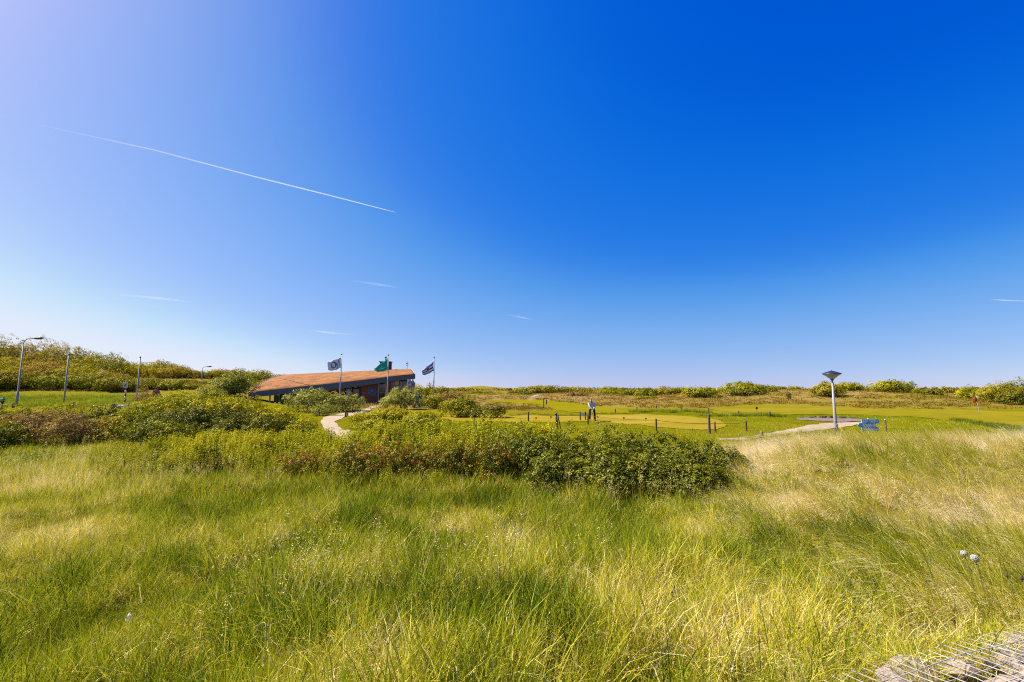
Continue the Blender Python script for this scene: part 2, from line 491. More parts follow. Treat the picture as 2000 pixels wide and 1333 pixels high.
def build_terrain():
    ang = np.concatenate([np.linspace(-78, -52, 40, endpoint=False), np.linspace(-52, 52, 430), np.linspace(52, 78, 40)[1:]])
    ang = np.radians(ang)
    ys = np.concatenate([[-3, -1, 0], np.geomspace(.6, 3000, 380)])
    A, Y = np.meshgrid(ang, ys)
    X = np.where(Y < 1.2, np.tan(A) * 1.2, np.tan(A) * Y)
    V = np.stack([X, Y, H(X, Y)], -1).reshape(-1, 3)
    n, k = len(ys), len(ang)
    i = np.arange(n - 1)[:, None] * k + np.arange(k - 1)[None]
    Q = np.stack([i, i + 1, i + k + 1, i + k], -1).reshape(-1, 4)
    x, y = V[:, 0], V[:, 1]
    bare = .9 * gauss(x, y, -22, 215, 11, 5) + .9 * gauss(x, y, -9, 222, 8, 4) + .9 * gauss(x, y, -14, 200, 2, 8)
    bare = np.clip(bare, 0, .9)
    o = np_mesh('ground', V, Q, M['ground'], {'zone': zone_at(x, y), 'bare': bare}, smooth=True)
    tag(o, 'rolling dune ground of rough grass and dry heath', None, None, 'structure')
build_terrain()

def sheet(name, pairs, mat, lift=.012, label=None, nx=10, ny=10, kind='structure'):
    """ribbon lying on the ground between pairs of pixels"""
    L0 = [ground(*a) for a, b in pairs]; L1 = [ground(*b) for a, b in pairs]
    rows = []
    for i in range(len(pairs) - 1):
        for s in range(nx):
            t = s / nx
            a = L0[i].lerp(L0[i + 1], t); b = L1[i].lerp(L1[i + 1], t)
            rows.append([a.lerp(b, u / ny) for u in range(ny + 1)])
    rows.append([L0[-1].lerp(L1[-1], u / ny) for u in range(ny + 1)])
    V = np.array([[p.x, p.y, 0] for r in rows for p in r])
    V[:, 2] = H(V[:, 0], V[:, 1]) + lift
    n, k = len(rows), ny + 1
    # skirt: push the border down so that the sheet reads as a slightly raised bed
    i = np.arange(n - 1)[:, None] * k + np.arange(k - 1)[None]
    Q = np.stack([i, i + 1, i + k + 1, i + k], -1).reshape(-1, 4)
    o = np_mesh(name, V, Q, mat, smooth=True)
    tag(o, label, None, None, kind)
    return o

GREENS = []
gpairs = [((825, 812), (825, 821)), ((900, 812), (900, 823.5)), ((960, 812.6), (960, 824.5)), ((1060, 813), (1060, 825)), ((1160, 813), (1150, 824)),
          ((1230, 811), (1200, 827)), ((1290, 811.5), (1260, 832)), ((1340, 814), (1320, 838)), ((1390, 819), (1370, 841)), ((1412, 826), (1398, 840)), ((1420, 831), (1412, 836))]
sheet('putting_green', gpairs, M['green_a'], .03, 'pale yellow mown practice green')
gpairs2 = [((1390, 803), (1396, 808)), ((1410, 797), (1420, 812.5)), ((1450, 793), (1450, 814)), ((1500, 792), (1500, 813)), ((1560, 792.5), (1550, 810)), ((1640, 795), (1620, 810)), ((1700, 799), (1690, 811)),
           ((1800, 799.5), (1790, 815)), ((1900, 802), (1880, 824)), ((2010, 806), (2000, 833)), ((2150, 812), (2140, 845)), ((2300, 822), (2290, 850))]
sheet('putting_green', gpairs2, M['green_b'], .03, 'golden yellow mown golf green with a red flag')
fpairs = [((950, 781.5), (955, 785)), ((1010, 781), (1010, 788)), ((1060, 782.5), (1066, 792)), ((1110, 787), (1090, 803)), ((1150, 792), (1140, 808)), ((1190, 798), (1190, 808.5)), ((1230, 804), (1225, 808.5))]
M['fairway'] = mat_green('fairway_grass', (.10, .10, .002), (.15, .13, .004), (.19, .15, .010))
sheet('fairway', fpairs, M['fairway'], .03, 'bright green mown fairway strip below the dunes')
mpairs = [((-200, 771), (-200, 792)), ((0, 771), (0, 792)), ((120, 771), (120, 790)), ((240, 771), (240, 789)), ((300, 772), (300, 786)), ((400, 773), (400, 783)), ((480, 775), (480, 783))]
M['meadow'] = mat_green('meadow_grass', (.06, .085, .002), (.10, .125, .006), (.15, .15, .025))
sheet('meadow', mpairs, M['meadow'], .03, 'bright green verge meadow below the wooded bank')
sheet('sand_path', [((1400, 858), (1404, 861)), ((1440, 857), (1445, 861)), ((1500, 848), (1505, 854)), ((1560, 836), (1565, 845.5)), ((1600, 828.5), (1612, 840.5)), ((1650, 826), (1655, 834)), ((1690, 825.5), (1690, 827.8))],
      M['sand'], .035, 'pale sand path curving past the lamp post')
sheet('sand_path', [((700, 868), (640, 868)), ((690, 846), (634, 840)), ((664, 836), (626, 825)), ((653, 824), (632, 816)), ((672, 815), (655, 811)), ((700, 809.5), (692, 806)), ((722, 803), (712, 800.5)), ((728, 798), (720, 796)), ((760, 793), (745, 791))],
      M['sand'], .035, 'pale sand path leading up to the clubhouse')
sheet('sand_path', [((1032, 778), (1036, 778)), ((1040, 775), (1044, 776)), ((1047, 771.5), (1055, 772.2)), ((1056, 770), (1064, 770.5))], M['sand'], .05, 'short pale track climbing the dune beside the olive thicket', nx=4, ny=2)
sheet('bunker', [((1556, 818), (1558, 821)), ((1580, 817.5), (1585, 822.5)), ((1620, 817.5), (1620, 824.5)), ((1660, 818), (1655, 825)), ((1684, 820), (1682, 823.5))],
      mat_simple('bunker_gravel', (.24, .15, .12), .95, var=.7, scale=7, bump=1, bscale=12), .04, 'rough gravelly bunker hollow beside the sand path')
def bunker_bank():
    mb = MB()
    pts = []
    for k in range(41):
        px = 1554 + 132 * k / 40
        g = ground(px, 817.2 + .4 * math.sin(k)); g.z += .02; pts.append(g)
    for a, b in zip(pts, pts[1:]):
        h1 = .16 * math.sin(PI * (pts.index(a) / 40)) + .02; h2 = .16 * math.sin(PI * (pts.index(b) / 40)) + .02
        mb.add([a, b, b + Vector((0, .1, h2)), a + Vector((0, .1, h1)), a + Vector((0, .9, 0)), b + Vector((0, .9, 0))], [(0, 1, 2, 3), (3, 2, 5, 4)])
    o = mb.build('bunker_lip', mat_simple('turf_lip', (.12, .13, .02), .95, var=.4), None, True)
    tag(o, 'dark turf lip along the far edge of the bunker', None, None, 'structure')
bunker_bank()

# ------------------------------------------------------------------ scatter of clumps (geometry nodes), only for the uncountable grass and herbs
def blades(n, rad, hmin, hmax, wid, lean, curve, leandir=None, tmean=0, tvar=.12, seg=3, spread=.35):
    a = rng.uniform(0, 2 * PI, n); rr = rad * np.sqrt(rng.uniform(0, 1, n))
    base = np.stack([rr * np.cos(a), rr * np.sin(a), np.full(n, -.03)], -1)
    h = rng.uniform(hmin, hmax, n) * (1 - .35 * rng.uniform(0, 1, n) ** 3)
    ld = rng.uniform(0, 2 * PI, n) if leandir is None else rng.normal(leandir, .5, n)
    ln = np.abs(rng.normal(lean, spread * .5, n))
    cv = np.abs(rng.normal(curve, curve * .6, n))
    dirx, diry = np.cos(ld), np.sin(ld)
    wa = rng.uniform(0, 2 * PI, n)
    wx, wy = np.cos(wa), np.sin(wa)
    W = rng.uniform(.6, 1.2, n) * wid
    lv = []
    p = base.copy(); th = ln * .6
    step = h / seg
    for s in range(seg + 1):
        wf = [1, .95, .7, .12][s] if seg == 3 else max(.12, 1 - s / seg)
        off = np.stack([wx * W * wf / 2, wy * W * wf / 2, np.zeros(n)], -1)
        lv += [p - off, p + off]
        p = p + np.stack([dirx * np.sin(th) * step, diry * np.sin(th) * step, np.cos(th) * step], -1)
        th = np.minimum(th + cv / seg + ln * .2, 2.3)
    V = np.stack(lv, 1)                      # n, 2*(seg+1), 3
    k = 2 * (seg + 1)
    base_i = np.arange(n)[:, None] * k
    Q = np.concatenate([np.stack([base_i[:, 0] + 2 * s, base_i[:, 0] + 2 * s + 1, base_i[:, 0] + 2 * s + 3, base_i[:, 0] + 2 * s + 2], -1) for s in range(seg)])
    t = np.repeat(rng.normal(tmean, tvar, n), k)
    return V.reshape(-1, 3), Q, t

def merge(parts):
    Vs, Qs, Ts = [], [], []; b = 0
    for V, Q, t in parts:
        Vs.append(V); Qs.append(Q + b); Ts.append(t); b += len(V)
    return np.concatenate(Vs), np.concatenate(Qs), np.concatenate(Ts)

def clump_set(tagname, fn, n, mat):
    c = bpy.data.collections.new(tagname)
    for i in range(n):
        V, Q, t = fn(i)
        o = np_mesh('%s_%02d' % (tagname, i), V, Q, mat, {'tint': t}, link=False)
        c.objects.link(o)
    return c

def scatter(name, P, rot, sc, idx, patch, coll, label, mat):
    me = bpy.data.meshes.new(name)
    me.vertices.add(len(P)); me.vertices.foreach_set('co', np.asarray(P, np.float32).ravel())
    for nm, arr, ty in (('rot', rot, 'FLOAT_VECTOR'), ('sc', sc, 'FLOAT'), ('patch', patch, 'FLOAT')):
        t = me.attributes.new(nm, ty, 'POINT')
        t.data.foreach_set('vector' if ty == 'FLOAT_VECTOR' else 'value', np.asarray(arr, np.float32).ravel())
    t = me.attributes.new('vi', 'INT', 'POINT'); t.data.foreach_set('value', np.asarray(idx, np.int32))
    me.materials.append(mat)
    o = bpy.data.objects.new(name, me); COL.objects.link(o)
    g = bpy.data.node_groups.new(name + '_nodes', 'GeometryNodeTree')
    g.interface.new_socket('Geometry', in_out='INPUT', socket_type='NodeSocketGeometry')
    g.interface.new_socket('Geometry', in_out='OUTPUT', socket_type='NodeSocketGeometry')
    N = g.nodes; L = g.links
    gi = N.new('NodeGroupInput'); go = N.new('NodeGroupOutput')
    ci = N.new('GeometryNodeCollectionInfo'); ci.inputs['Collection'].default_value = coll
    ci.inputs['Separate Children'].default_value = True; ci.inputs['Reset Children'].default_value = True
    ip = N.new('GeometryNodeInstanceOnPoints'); ip.inputs['Pick Instance'].default_value = True
    def na(nm, ty):
        a = N.new('GeometryNodeInputNamedAttribute'); a.data_type = ty; a.inputs['Name'].default_value = nm
        return a.outputs['Attribute']
    L.new(gi.outputs[0], ip.inputs['Points']); L.new(ci.outputs[0], ip.inputs['Instance'])
    L.new(na('vi', 'INT'), ip.inputs['Instance Index'])
    L.new(na('rot', 'FLOAT_VECTOR'), ip.inputs['Rotation'])
    L.new(na('sc', 'FLOAT'), ip.inputs['Scale'])
    L.new(ip.outputs[0], go.inputs[0])
    m = o.modifiers.new('scatter', 'NODES'); m.node_group = g
    tag(o, label, None, None, 'stuff')
    return o

def vnoise(x, y, s, seed=0):
    """cheap smooth value noise"""
    r = np.random.default_rng(seed); G = r.uniform(-1, 1, (256, 256))
    u = x / s + 1000; v = y / s + 1000
    i = np.floor(u).astype(int); j = np.floor(v).astype(int); fu = u - i; fv = v - j
    fu = fu * fu * (3 - 2 * fu); fv = fv * fv * (3 - 2 * fv)
    g = lambda a, b: G[a % 256, b % 256]
    return (g(i, j) * (1 - fu) + g(i + 1, j) * fu) * (1 - fv) + (g(i, j + 1) * (1 - fu) + g(i + 1, j + 1) * fu) * fv

def gpx(px, py):
    g = ground(px, py); return g.x, g.y
STRAW = []      # (x, y, sx, sy, amount)
for px, py, sx, sy, am in [(100, 960, 2.6, 1.8, .30), (0, 1060, 1.4, 1.0, .34), (170, 1055, .8, .45, .36), (250, 900, 2.2, 1.2, .25), (640, 1075, .45, .3, .34),
                           (1010, 1070, .3, .35, .42), (900, 1040, .8, .5, .18), (1240, 1185, .28, .30, .50), (1390, 1130, .5, .4, .22), (1430, 1040, .9, .5, .15),
                           (820, 1320, .35, .2, .42), (1350, 1290, .5, .25, .3), (1700, 1280, .6, .3, .35), (1560, 1230, .5, .3, .25), (1450, 1300, .5, .3, .25),
                           (740, 1110, .35, .25, .3), (470, 1105, .25, .2, .2), (330, 1080, .3, .2, .25), (1080, 1320, .4, .2, .2), (1900, 1200, .5, .2, .28),
                           (1900, 1035, 1.0, 0.42, 0.67), (1990, 1000, 0.9, 0.7, 0.52), (1480, 905, 1.1, 1.3, 0.5), (1540, 880, 1.5, 1.4, .38), (1600, 925, 1.0, 1.1, .32),
                           (1750, 985, 1.2, .7, .25), (1850, 865, 2.0, 1.3, 0.54), (1960, 870, 2.6, 1.6, .50), (1700, 870, 1.6, 1.2, .25), (1480, 990, .5, .8, .32), (1950, 950, 1.4, .6, .15),
                           (1550, 1000, .6, .5, .25), (60, 1240, .25, .2, .1), (300, 1240, .3, .2, .15)]:
    gx, gy = gpx(px, py); STRAW.append((gx, gy, sx, sy, am))

DARK = []
for px, py, sx, sy, am in [(365, 1130, .35, .25, .25), (750, 1165, .5, .25, .25), (1665, 1285, .22, .12, .3), (450, 1005, .8, .5, .18), (780, 1000, 1.0, .5, .15), (1200, 1090, .5, .25, .2), (1560, 1070, .9, .4, .18),
                           (180, 1100, .3, .2, .15), (640, 1200, .25, .12, .2), (1000, 1230, .4, .15, .18), (1130, 1290, .25, .12, .2), (30, 1230, .2, .15, .25), (1100, 975, 1.5, .4, .2), (1600, 905, .5, .4, .3), (1750, 900, .9, .5, .25), (1480, 1180, .3, .15, .18)]:
    gx, gy = gpx(px, py); DARK.append((gx, gy, sx, sy, am))

def field_patch(x, y):
    p = .275 + .19 * vnoise(x, y, .9, 3) + .17 * vnoise(x, y, .38, 5) + .08 * vnoise(x, y, 2.5, 7)
    for gx, gy, sx, sy, am in STRAW:
        p = p + am * gauss(x, y, gx, gy, sx, sy) * (1 + .35 * vnoise(x, y, .25, 9))
    for gx, gy, sx, sy, am in DARK:
        p = p - am * gauss(x, y, gx, gy, sx, sy)
    p = p + .03 * sstep(3.2, 2.2, y)
    return p

def pts_in(y0, y1, dens, xl, xr):
    out = []
    edges = np.geomspace(y0, y1, 14)
    for a, b in zip(edges, edges[1:]):
        m = (a + b) / 2
        w0, w1 = xl(m), xr(m)
        n = int(dens(m) * (b - a) * (w1 - w0))
        out.append(np.stack([rng.uniform(w0, w1, n), rng.uniform(a, b, n)], -1))
    return np.concatenate(out)

# clump families
def c_green(i):
    return merge([blades(50, .15, .20, .48, .0052, .24, .6, None, 0, .13), blades(15, .15, .22, .5, .0045, .75, 1.3, None, .42, .14), blades(26, .17, .08, .24, .0055, .5, .9, None, .15, .2)])
def c_marram(i):
    return merge([blades(34, .12, .50, .85, .0065, .50, .75, PI, -.05, .14), blades(30, .14, .45, .85, .0062, 1.15, .9, PI, .36, .2), blades(18, .15, .15, .35, .006, .5, .8, None, .15, .2)])
def c_matted(i):
    return merge([blades(40, .16, .2, .42, .004, 1.0, 1.0, None, .22, .16), blades(36, .16, .15, .38, .0042, .3, .6, None, -.03, .1), blades(30, .16, .1, .25, .004, 1.2, .8, None, .3, .15)])
def c_wide(i):
    return merge([blades(34, .22, .22, .46, .011, .3, .55, None, 0, .16, seg=2), blades(16, .22, .2, .44, .010, .6, .9, None, .32, .16, seg=2)])
def c_short(i):
    return merge([blades(34, .30, .05, .14, .014, .35, .4, None, 0, .14, seg=1)])
cg = clump_set('green_clump', c_green, 9, M['grass'])
cm = clump_set('marram_clump', c_marram, 9, M['grass'])
ct = clump_set('matted_clump', c_matted, 7, M['grass'])
cw = clump_set('wide_clump', c_wide, 6, M['grass'])
cs = clump_set('short_clump', c_short, 5, M['grass'])

P = pts_in(1.05, 9.5, lambda y: np.interp(y, [1, 3, 6, 9.5], [56, 44, 30, 21]), lambda y: -1.35 * y - .6, lambda y: 1.35 * y + .6)
gdist = gab_dist(P[:, 0], P[:, 1]); al = gab_along(P[:, 0], P[:, 1])
P = P[~((gdist < .02 + .07 * rng.uniform(-1, 1, len(P))) & (al > -.25))]
x, y = P[:, 0], P[:, 1]
right = sstep(.2, 1.1, (x - 1.9) / np.maximum(.35 * y, 1) + .15 * vnoise(x, y, .8, 21)) * sstep(3.1, 3.7, y)
matted = np.clip(sstep(3.0, 2.4, y) * .15 + sstep(.9, .0, gab_dist(x, y)) * .7 + .5 * (vnoise(x, y, 1.1, 31) > .45), 0, 1)
u = rng.uniform(0, 1, len(P)); u2 = rng.uniform(0, 1, len(P))
isM = u < right; isT = (~isM) & (u2 < matted); isG = ~(isM | isT)
def do_scatter(name, sel, coll, nv, label, smin, smax, tilt=.12, roty=None, extra=0):
    xs, ys = x[sel], y[sel]; n = len(xs)
    if n == 0: return
    Z = H(xs, ys)
    rz = rng.uniform(0, 2 * PI, n) if roty is None else rng.normal(roty, .35, n)
    rot = np.stack([rng.normal(0, tilt, n), rng.normal(0, tilt, n), rz], -1)
    tall = 1 + .30 * vnoise(xs, ys, .6, 41)
    scatter(name, np.stack([xs, ys, Z], -1), rot, rng.uniform(smin, smax, n) * tall, rng.integers(0, nv, n), field_patch(xs, ys) + extra + rng.normal(0, .035, n), coll, label, M['grass'])
do_scatter('field_grass', isG, cg, 9, 'tall yellow-green meadow grass in the foreground', .75, 1.15)
do_scatter('marram_grass', isM, cm, 9, 'long wind-combed marram grass leaning left on the right slope', .55, .85, .1, 0.0, .17)
do_scatter('matted_grass', isT, ct, 7, 'matted dry grass among the green blades', .65, 1.0)

P = pts_in(9.5, 19, lambda y: np.interp(y, [9, 19], [23, 14]), lambda y: -1.3 * y, lambda y: 1.3 * y)
x, y = P[:, 0], P[:, 1]
right = sstep(3.2, 4.6, x) * sstep(18.5, 16, y)
mid = (x > -5.5) & (x < 3.6) & (y > 11.4) & (rng.uniform(0, 1, len(x)) < .75)
farright = (x > 3.6) & (y > 17.8)
keep = ~mid & ~farright
x, y = x[keep], y[keep]; right = right[keep]
isM = rng.uniform(0, 1, len(x)) < right; isG = ~isM
do_scatter('marram_grass', isM, cm, 9, 'long marram grass on the crest of the right-hand mound', .6, .95, .1, 0.0, .20)
do_scatter('field_grass', isG, cw, 6, 'tall rough grass below the hedge and the left shrubs', .8, 1.25)

# rough turf on the golf ground
P = pts_in(14.5, 46, lambda y: np.interp(y, [14, 25, 46], [13, 7, 3.0]), lambda y: -.42 * y, lambda y: 1.3 * y)
x, y = P[:, 0], P[:, 1]
# pixel position of each, to keep mown greens and paths clear
def project(x, y, z):
    dz = z - EYE
    fwd = y * CP + dz * SP; up = -y * SP + dz * CP
    return 1000 + F * x / fwd, 666.5 - F * up / fwd
def inpoly(px, py, poly):
    ins = np.zeros(len(px), bool); n = len(poly); j = n - 1
    for i in range(n):
        xi, yi = poly[i]; xj, yj = poly[j]
        c = ((yi > py) != (yj > py)) & (px < (xj - xi) * (py - yi) / ((yj - yi) or 1e-9) + xi)
        ins ^= c; j = i
    return ins
qx, qy = project(x, y, H(x, y))
bad = np.zeros(len(x), bool)
for pr in (gpairs, gpairs2):
    bad |= inpoly(qx, qy, [a for a, b in pr] + [b for a, b in pr][::-1])
bad |= inpoly(qx, qy, [(1396, 858), (1440, 856), (1500, 847), (1560, 835), (1600, 827), (1690, 825), (1690, 829), (1655, 837), (1615, 844), (1565, 849), (1505, 855), (1440, 862)])
bad |= inpoly(qx, qy, [(1550, 817), (1690, 817), (1690, 826), (1550, 824)])
bad |= inpoly(qx, qy, [(623, 818), (640, 811), (700, 804), (722, 794), (735, 796), (722, 804), (660, 822), (664, 836), (700, 870), (640, 870)])
x, y = x[~bad], y[~bad]
xs, ys = x, y; n = len(xs)
scatter('rough_turf', np.stack([xs, ys, H(xs, ys)], -1), np.stack([rng.normal(0, .1, n), rng.normal(0, .1, n), rng.uniform(0, 6.28, n)], -1), rng.uniform(.7, 1.4, n),
        rng.integers(0, 5, n), .34 + .12 * vnoise(xs, ys, 3, 61) + .08 * vnoise(xs, ys, .8, 62), cs, 'short rough turf around the greens and posts', M['grass'])

# tufts of long grass between the two greens and below the far green
def tufts(name, spots, label, n, spr, smin, smax, coll=cw, nv=6, patch=.12):
    pts = []
    for px, py in spots:
        g = ground(px, py)
        for _ in range(n): pts.append((g.x + random.gauss(0, spr), g.y + random.gauss(0, spr * .35)))
    a = np.array(pts); m = len(a)
    scatter(name, np.concatenate([a, H(a[:, 0], a[:, 1])[:, None]], 1), np.stack([rng.normal(0, .1, m), rng.normal(0, .1, m), rng.uniform(0, 6.28, m)], -1), rng.uniform(smin, smax, m),
            rng.integers(0, nv, m), patch + .1 * rng.normal(0, 1, m), coll, label, M['grass'])
tufts('long_grass', [(1240 + 9 * k, 805 + 1.2 * math.sin(k)) for k in range(16)] + [(1385 + 9 * k, 813.5) for k in range(16)], 'strip of long green grass between the two mown greens', 14, .45, .7, 1.3)
tufts('long_grass', [(1870 + 10 * k, 822 + 1.6 * k) for k in range(13)], 'dark green long grass below the golden green', 14, .35, .6, 1.1, patch=.0)
tufts('long_grass', [(1160 + 9 * k, 808.5) for k in range(10)] + [(1000 + 14 * k, 811.5) for k in range(11)], 'thin fringe of long grass behind the practice green', 8, .4, .4, .7)

# ------------------------------------------------------------------ leafy plants
def leafset(cen, nrm, size, asp=.55, fold=.25):
    """rhombic leaf quads around the centres; nrm = approx facing"""
    n = len(cen)
    nrm = nrm / (np.linalg.norm(nrm, axis=1, keepdims=True) + 1e-9)
    t = rng.normal(0, 1, (n, 3)); t -= nrm * (t * nrm).sum(1, keepdims=True); t /= np.linalg.norm(t, axis=1, keepdims=True) + 1e-9
    b = np.cross(nrm, t)
    s = size[:, None]
    V = np.stack([cen - t * s * .5, cen + b * s * asp * .5 + nrm * s * fold * .3, cen + t * s * .5, cen - b * s * asp * .5 + nrm * s * fold * .3], 1).reshape(-1, 3)
    Q = np.arange(4 * n).reshape(n, 4)
    return V, Q

def shrub(name, label, cat, px, top, wpx, Y, mat, nleaf, leaf, hole=.0, lobes=9, depth=None, group=None, stem='bark', base=None, tmean=.5, tvar=.22, flat=.75, twigs=0, spray=.15, trunk=False, per=22):
    """a bush or small tree: crown top at row `top`, width wpx pixels, at depth Y"""
    tp = at(px, top, Y)
    gz = Hs(tp.x, Y)
    nleaf = int(nleaf * 1.45)
    if base is not None: gz = max(gz, at(px, base, Y).z)
    h = max(tp.z - gz, .25)
    rw = wpx / F * Y / 2
    rd = depth or min(rw * .8, h * 1.1)
    root = empty(name, (tp.x, Y, gz), label, cat, group)
    rs = np.random.default_rng(int(px * 7 + top * 3 + Y * 11))
    L = []
    for k in range(lobes):
        a = rs.uniform(0, 2 * PI); q = math.sqrt(rs.uniform(0, 1)) * .72
        lx, ly = q * math.cos(a), q * math.sin(a)
        top_env = math.sqrt(max(.05, 1 - q * q))
        r = rs.uniform(.30, .48)
        rz = h * r * flat * 1.1
        lz = max(h * top_env * rs.uniform(.72, 1.0) - rz, rz * .5)
        if k % 3 == 2: lz = h * rs.uniform(.15, .45)
        if trunk: lz = max(lz, h * .3)
        L.append((lx * rw, ly * rd, lz, r * rw * rs.uniform(.8, 1.2) + .05 * h, r * rd + .05 * h, rz))
    L.append((0, 0, h - h * .45 * flat, rw * .45, rd * .5, h * .45 * flat))
    L = np.array(L)
    area = (L[:, 3] * L[:, 4]) ** .8 + L[:, 3] * L[:, 5]
    nc = max(nleaf // per, 8)
    li = rs.choice(len(L), nc, p=area / area.sum())
    d = rs.normal(0, 1, (nc, 3)); d[:, 2] = d[:, 2] * .8 + .25; d /= np.linalg.norm(d, axis=1, keepdims=True)
    rad = 1 - np.abs(rs.normal(0, .13, nc)) + (rs.uniform(0, 1, nc) < .10) * rs.uniform(0, spray, nc)
    cc = L[li, :3] + d * L[li, 3:6] * rad[:, None]
    keep = cc[:, 2] > .02 * h
    cc, d, lk = cc[keep], d[keep], li[keep]; nc = len(cc)
    s_ = (h - leaf * 1.5) / max(np.percentile(cc[:, 2], 98.5), .01); cc[:, 2] *= s_; L[:, 2] *= s_; L[:, 5] *= s_
    s_ = rw / max(np.percentile(np.abs(cc[:, 0]), 97), .01); cc[:, 0] *= s_; L[:, 0] *= s_; L[:, 3] *= s_
    # every cluster is a small dome of leaves at the end of a shoot
    ltint = rs.normal(0, tvar * .45, len(L)); ctint = tmean + ltint[lk] + rs.normal(0, tvar * .45, nc)
    rc = leaf * rs.uniform(1.4, 3.2, nc)
    od = rs.normal(0, 1, (nc * per, 3)) + np.repeat(d, per, 0) * .7 + [0, 0, .5]; od /= np.linalg.norm(od, axis=1, keepdims=True)
    cen = np.repeat(cc, per, 0) + od * (np.repeat(rc, per) * rs.uniform(.55, 1, nc * per))[:, None]
    dn = od * .9 + np.repeat(d, per, 0) * .5 + rs.normal(0, .32, (nc * per, 3)) + [0, 0, .25]
    V, Q = leafset(cen, dn, rs.uniform(.6, 1.25, nc * per) * leaf, asp=.62)
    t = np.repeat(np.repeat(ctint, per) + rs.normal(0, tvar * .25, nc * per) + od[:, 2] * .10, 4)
    V = V + np.array([tp.x, Y, gz])
    np_mesh('crown' if cat == 'tree' else 'foliage', V, Q, M[mat], {'tint': np.clip(t, 0, 1)}, parent=root)
    mb = MB()
    ns = min(len(L), 6 + twigs)
    for k in range(ns):
        l = L[k % len(L)]
        x0, y0 = rs.normal(0, rw * .08), rs.normal(0, rd * .08)
        if trunk and k == 0: x0 = y0 = 0
        e = Vector((l[0] * .9, l[1] * .9, min(l[2] + l[5] * .5, h * .95)))
        if k >= len(L): e = e + Vector((rs.normal(0, rw * .3), rs.normal(0, rd * .2), abs(rs.normal(0, h * .12))))
        s0 = Vector((x0, y0, -.05)); m = s0.lerp(e, .5) + Vector((rs.normal(0, .05 * rw), rs.normal(0, .05 * rd), .06 * h))
        r0 = max(.012, h * (.028 if trunk else .014)) * rs.uniform(.7, 1.2)
        o_ = Vector((tp.x, Y, gz))
        mb.tube([o_ + s0, o_ + m, o_ + e], [r0, r0 * .65, r0 * .2], 5)
    for k in range(twigs * 3):
        l = L[rs.integers(0, len(L))]
        dd = Vector(rs.normal(0, 1, 3)); dd.z = abs(dd.z) + .4; dd.normalize()
        c0 = Vector((tp.x + l[0], Y + l[1], gz + l[2])); e = c0 + Vector((dd.x * l[3], dd.y * l[4], dd.z * l[5])) * rs.uniform(1.0, 1.3)
        r0 = leaf * .10
        mb.tube([c0, c0.lerp(e, .55) + Vector(rs.normal(0, .04 * h, 3)), e], [r0 * 1.4, r0, r0 * .3], 4)
    mb.build('trunk' if trunk else 'stem', M[stem], root)
    return root

# --- rose hedge in front of the greens
rose = [
 ('dark green rose shrub at the left end of the leafy hedge, highest beside the brambles', 1015, 842, 170, 11.8, 9500),
 ('rounded dark green rose shrub in the back row below the dark leaning post', 1110, 842, 170, 12.0, 9500),
 ('tall dark green rose shrub in the back row below the golfer', 1195, 838, 170, 11.8, 10000),
 ('dark rose shrub in the back row below the near post of the green', 1290, 850, 170, 11.6, 10000),
 ('dark green rose shrub at the right back of the hedge below the tall thick post', 1372, 864, 150, 11.2, 9000),
 ('dark green rose shrub in the front row with its lower branches showing, left of centre', 1085, 888, 150, 10.2, 8500),
 ('bright-tipped rose shrub in the middle of the hedge front', 1190, 878, 160, 10.0, 9500),
 ('dense dark rose shrub bulging forward at the hedge front', 1285, 884, 160, 9.8, 9500),
 ('low rose shrub stepping down towards the grass at the right hedge front', 1365, 905, 140, 9.6, 8000),
 ('small rose shrub at the right tip of the hedge beside the marram grass', 1422, 925, 80, 9.9, 4200),
]
for lb, px, top, wpx, Y, n in rose:
    shrub('rose_shrub', lb, 'shrub', px, top, wpx, Y, 'rose', int(n * 1.15), .050, lobes=16, per=24, group='rose shrubs of the foreground hedge', tmean=.5, tvar=.22, twigs=5, spray=.3)
shrub('rose_sucker', 'single dark green rose shoot standing in the straw-coloured grass right of the hedge', 'shrub', 1454, 952, 34, 9.3, 'dark', 420, .05, lobes=3, tmean=.5)

bram = [('reddish bramble bush among yellow herbs at the left of the hedge gap', 700, 868, 130, 11.6, 5200, .44),
        ('bramble bush with rusty leaf tips over a dark gap in the hedge', 780, 856, 150, 11.8, 6500, .47),
        ('bramble bush with orange-red upper leaves left of the dark hollow', 860, 862, 120, 11.5, 5500, .48),
        ('green and rust bramble bush joining the rose hedge', 935, 856, 130, 11.4, 6500, .36),
        ('low bramble bush with brown leaves left of the hedge', 605, 880, 110, 11.6, 3800, .45)]
for lb, px, top, wpx, Y, n, tm in bram:
    shrub('bramble_bush', lb, 'shrub', px, top, wpx, Y, 'bramble', n, .045, lobes=13, group='bramble bushes of the foreground hedge', tmean=tm, tvar=.3, twigs=6, spray=.3)

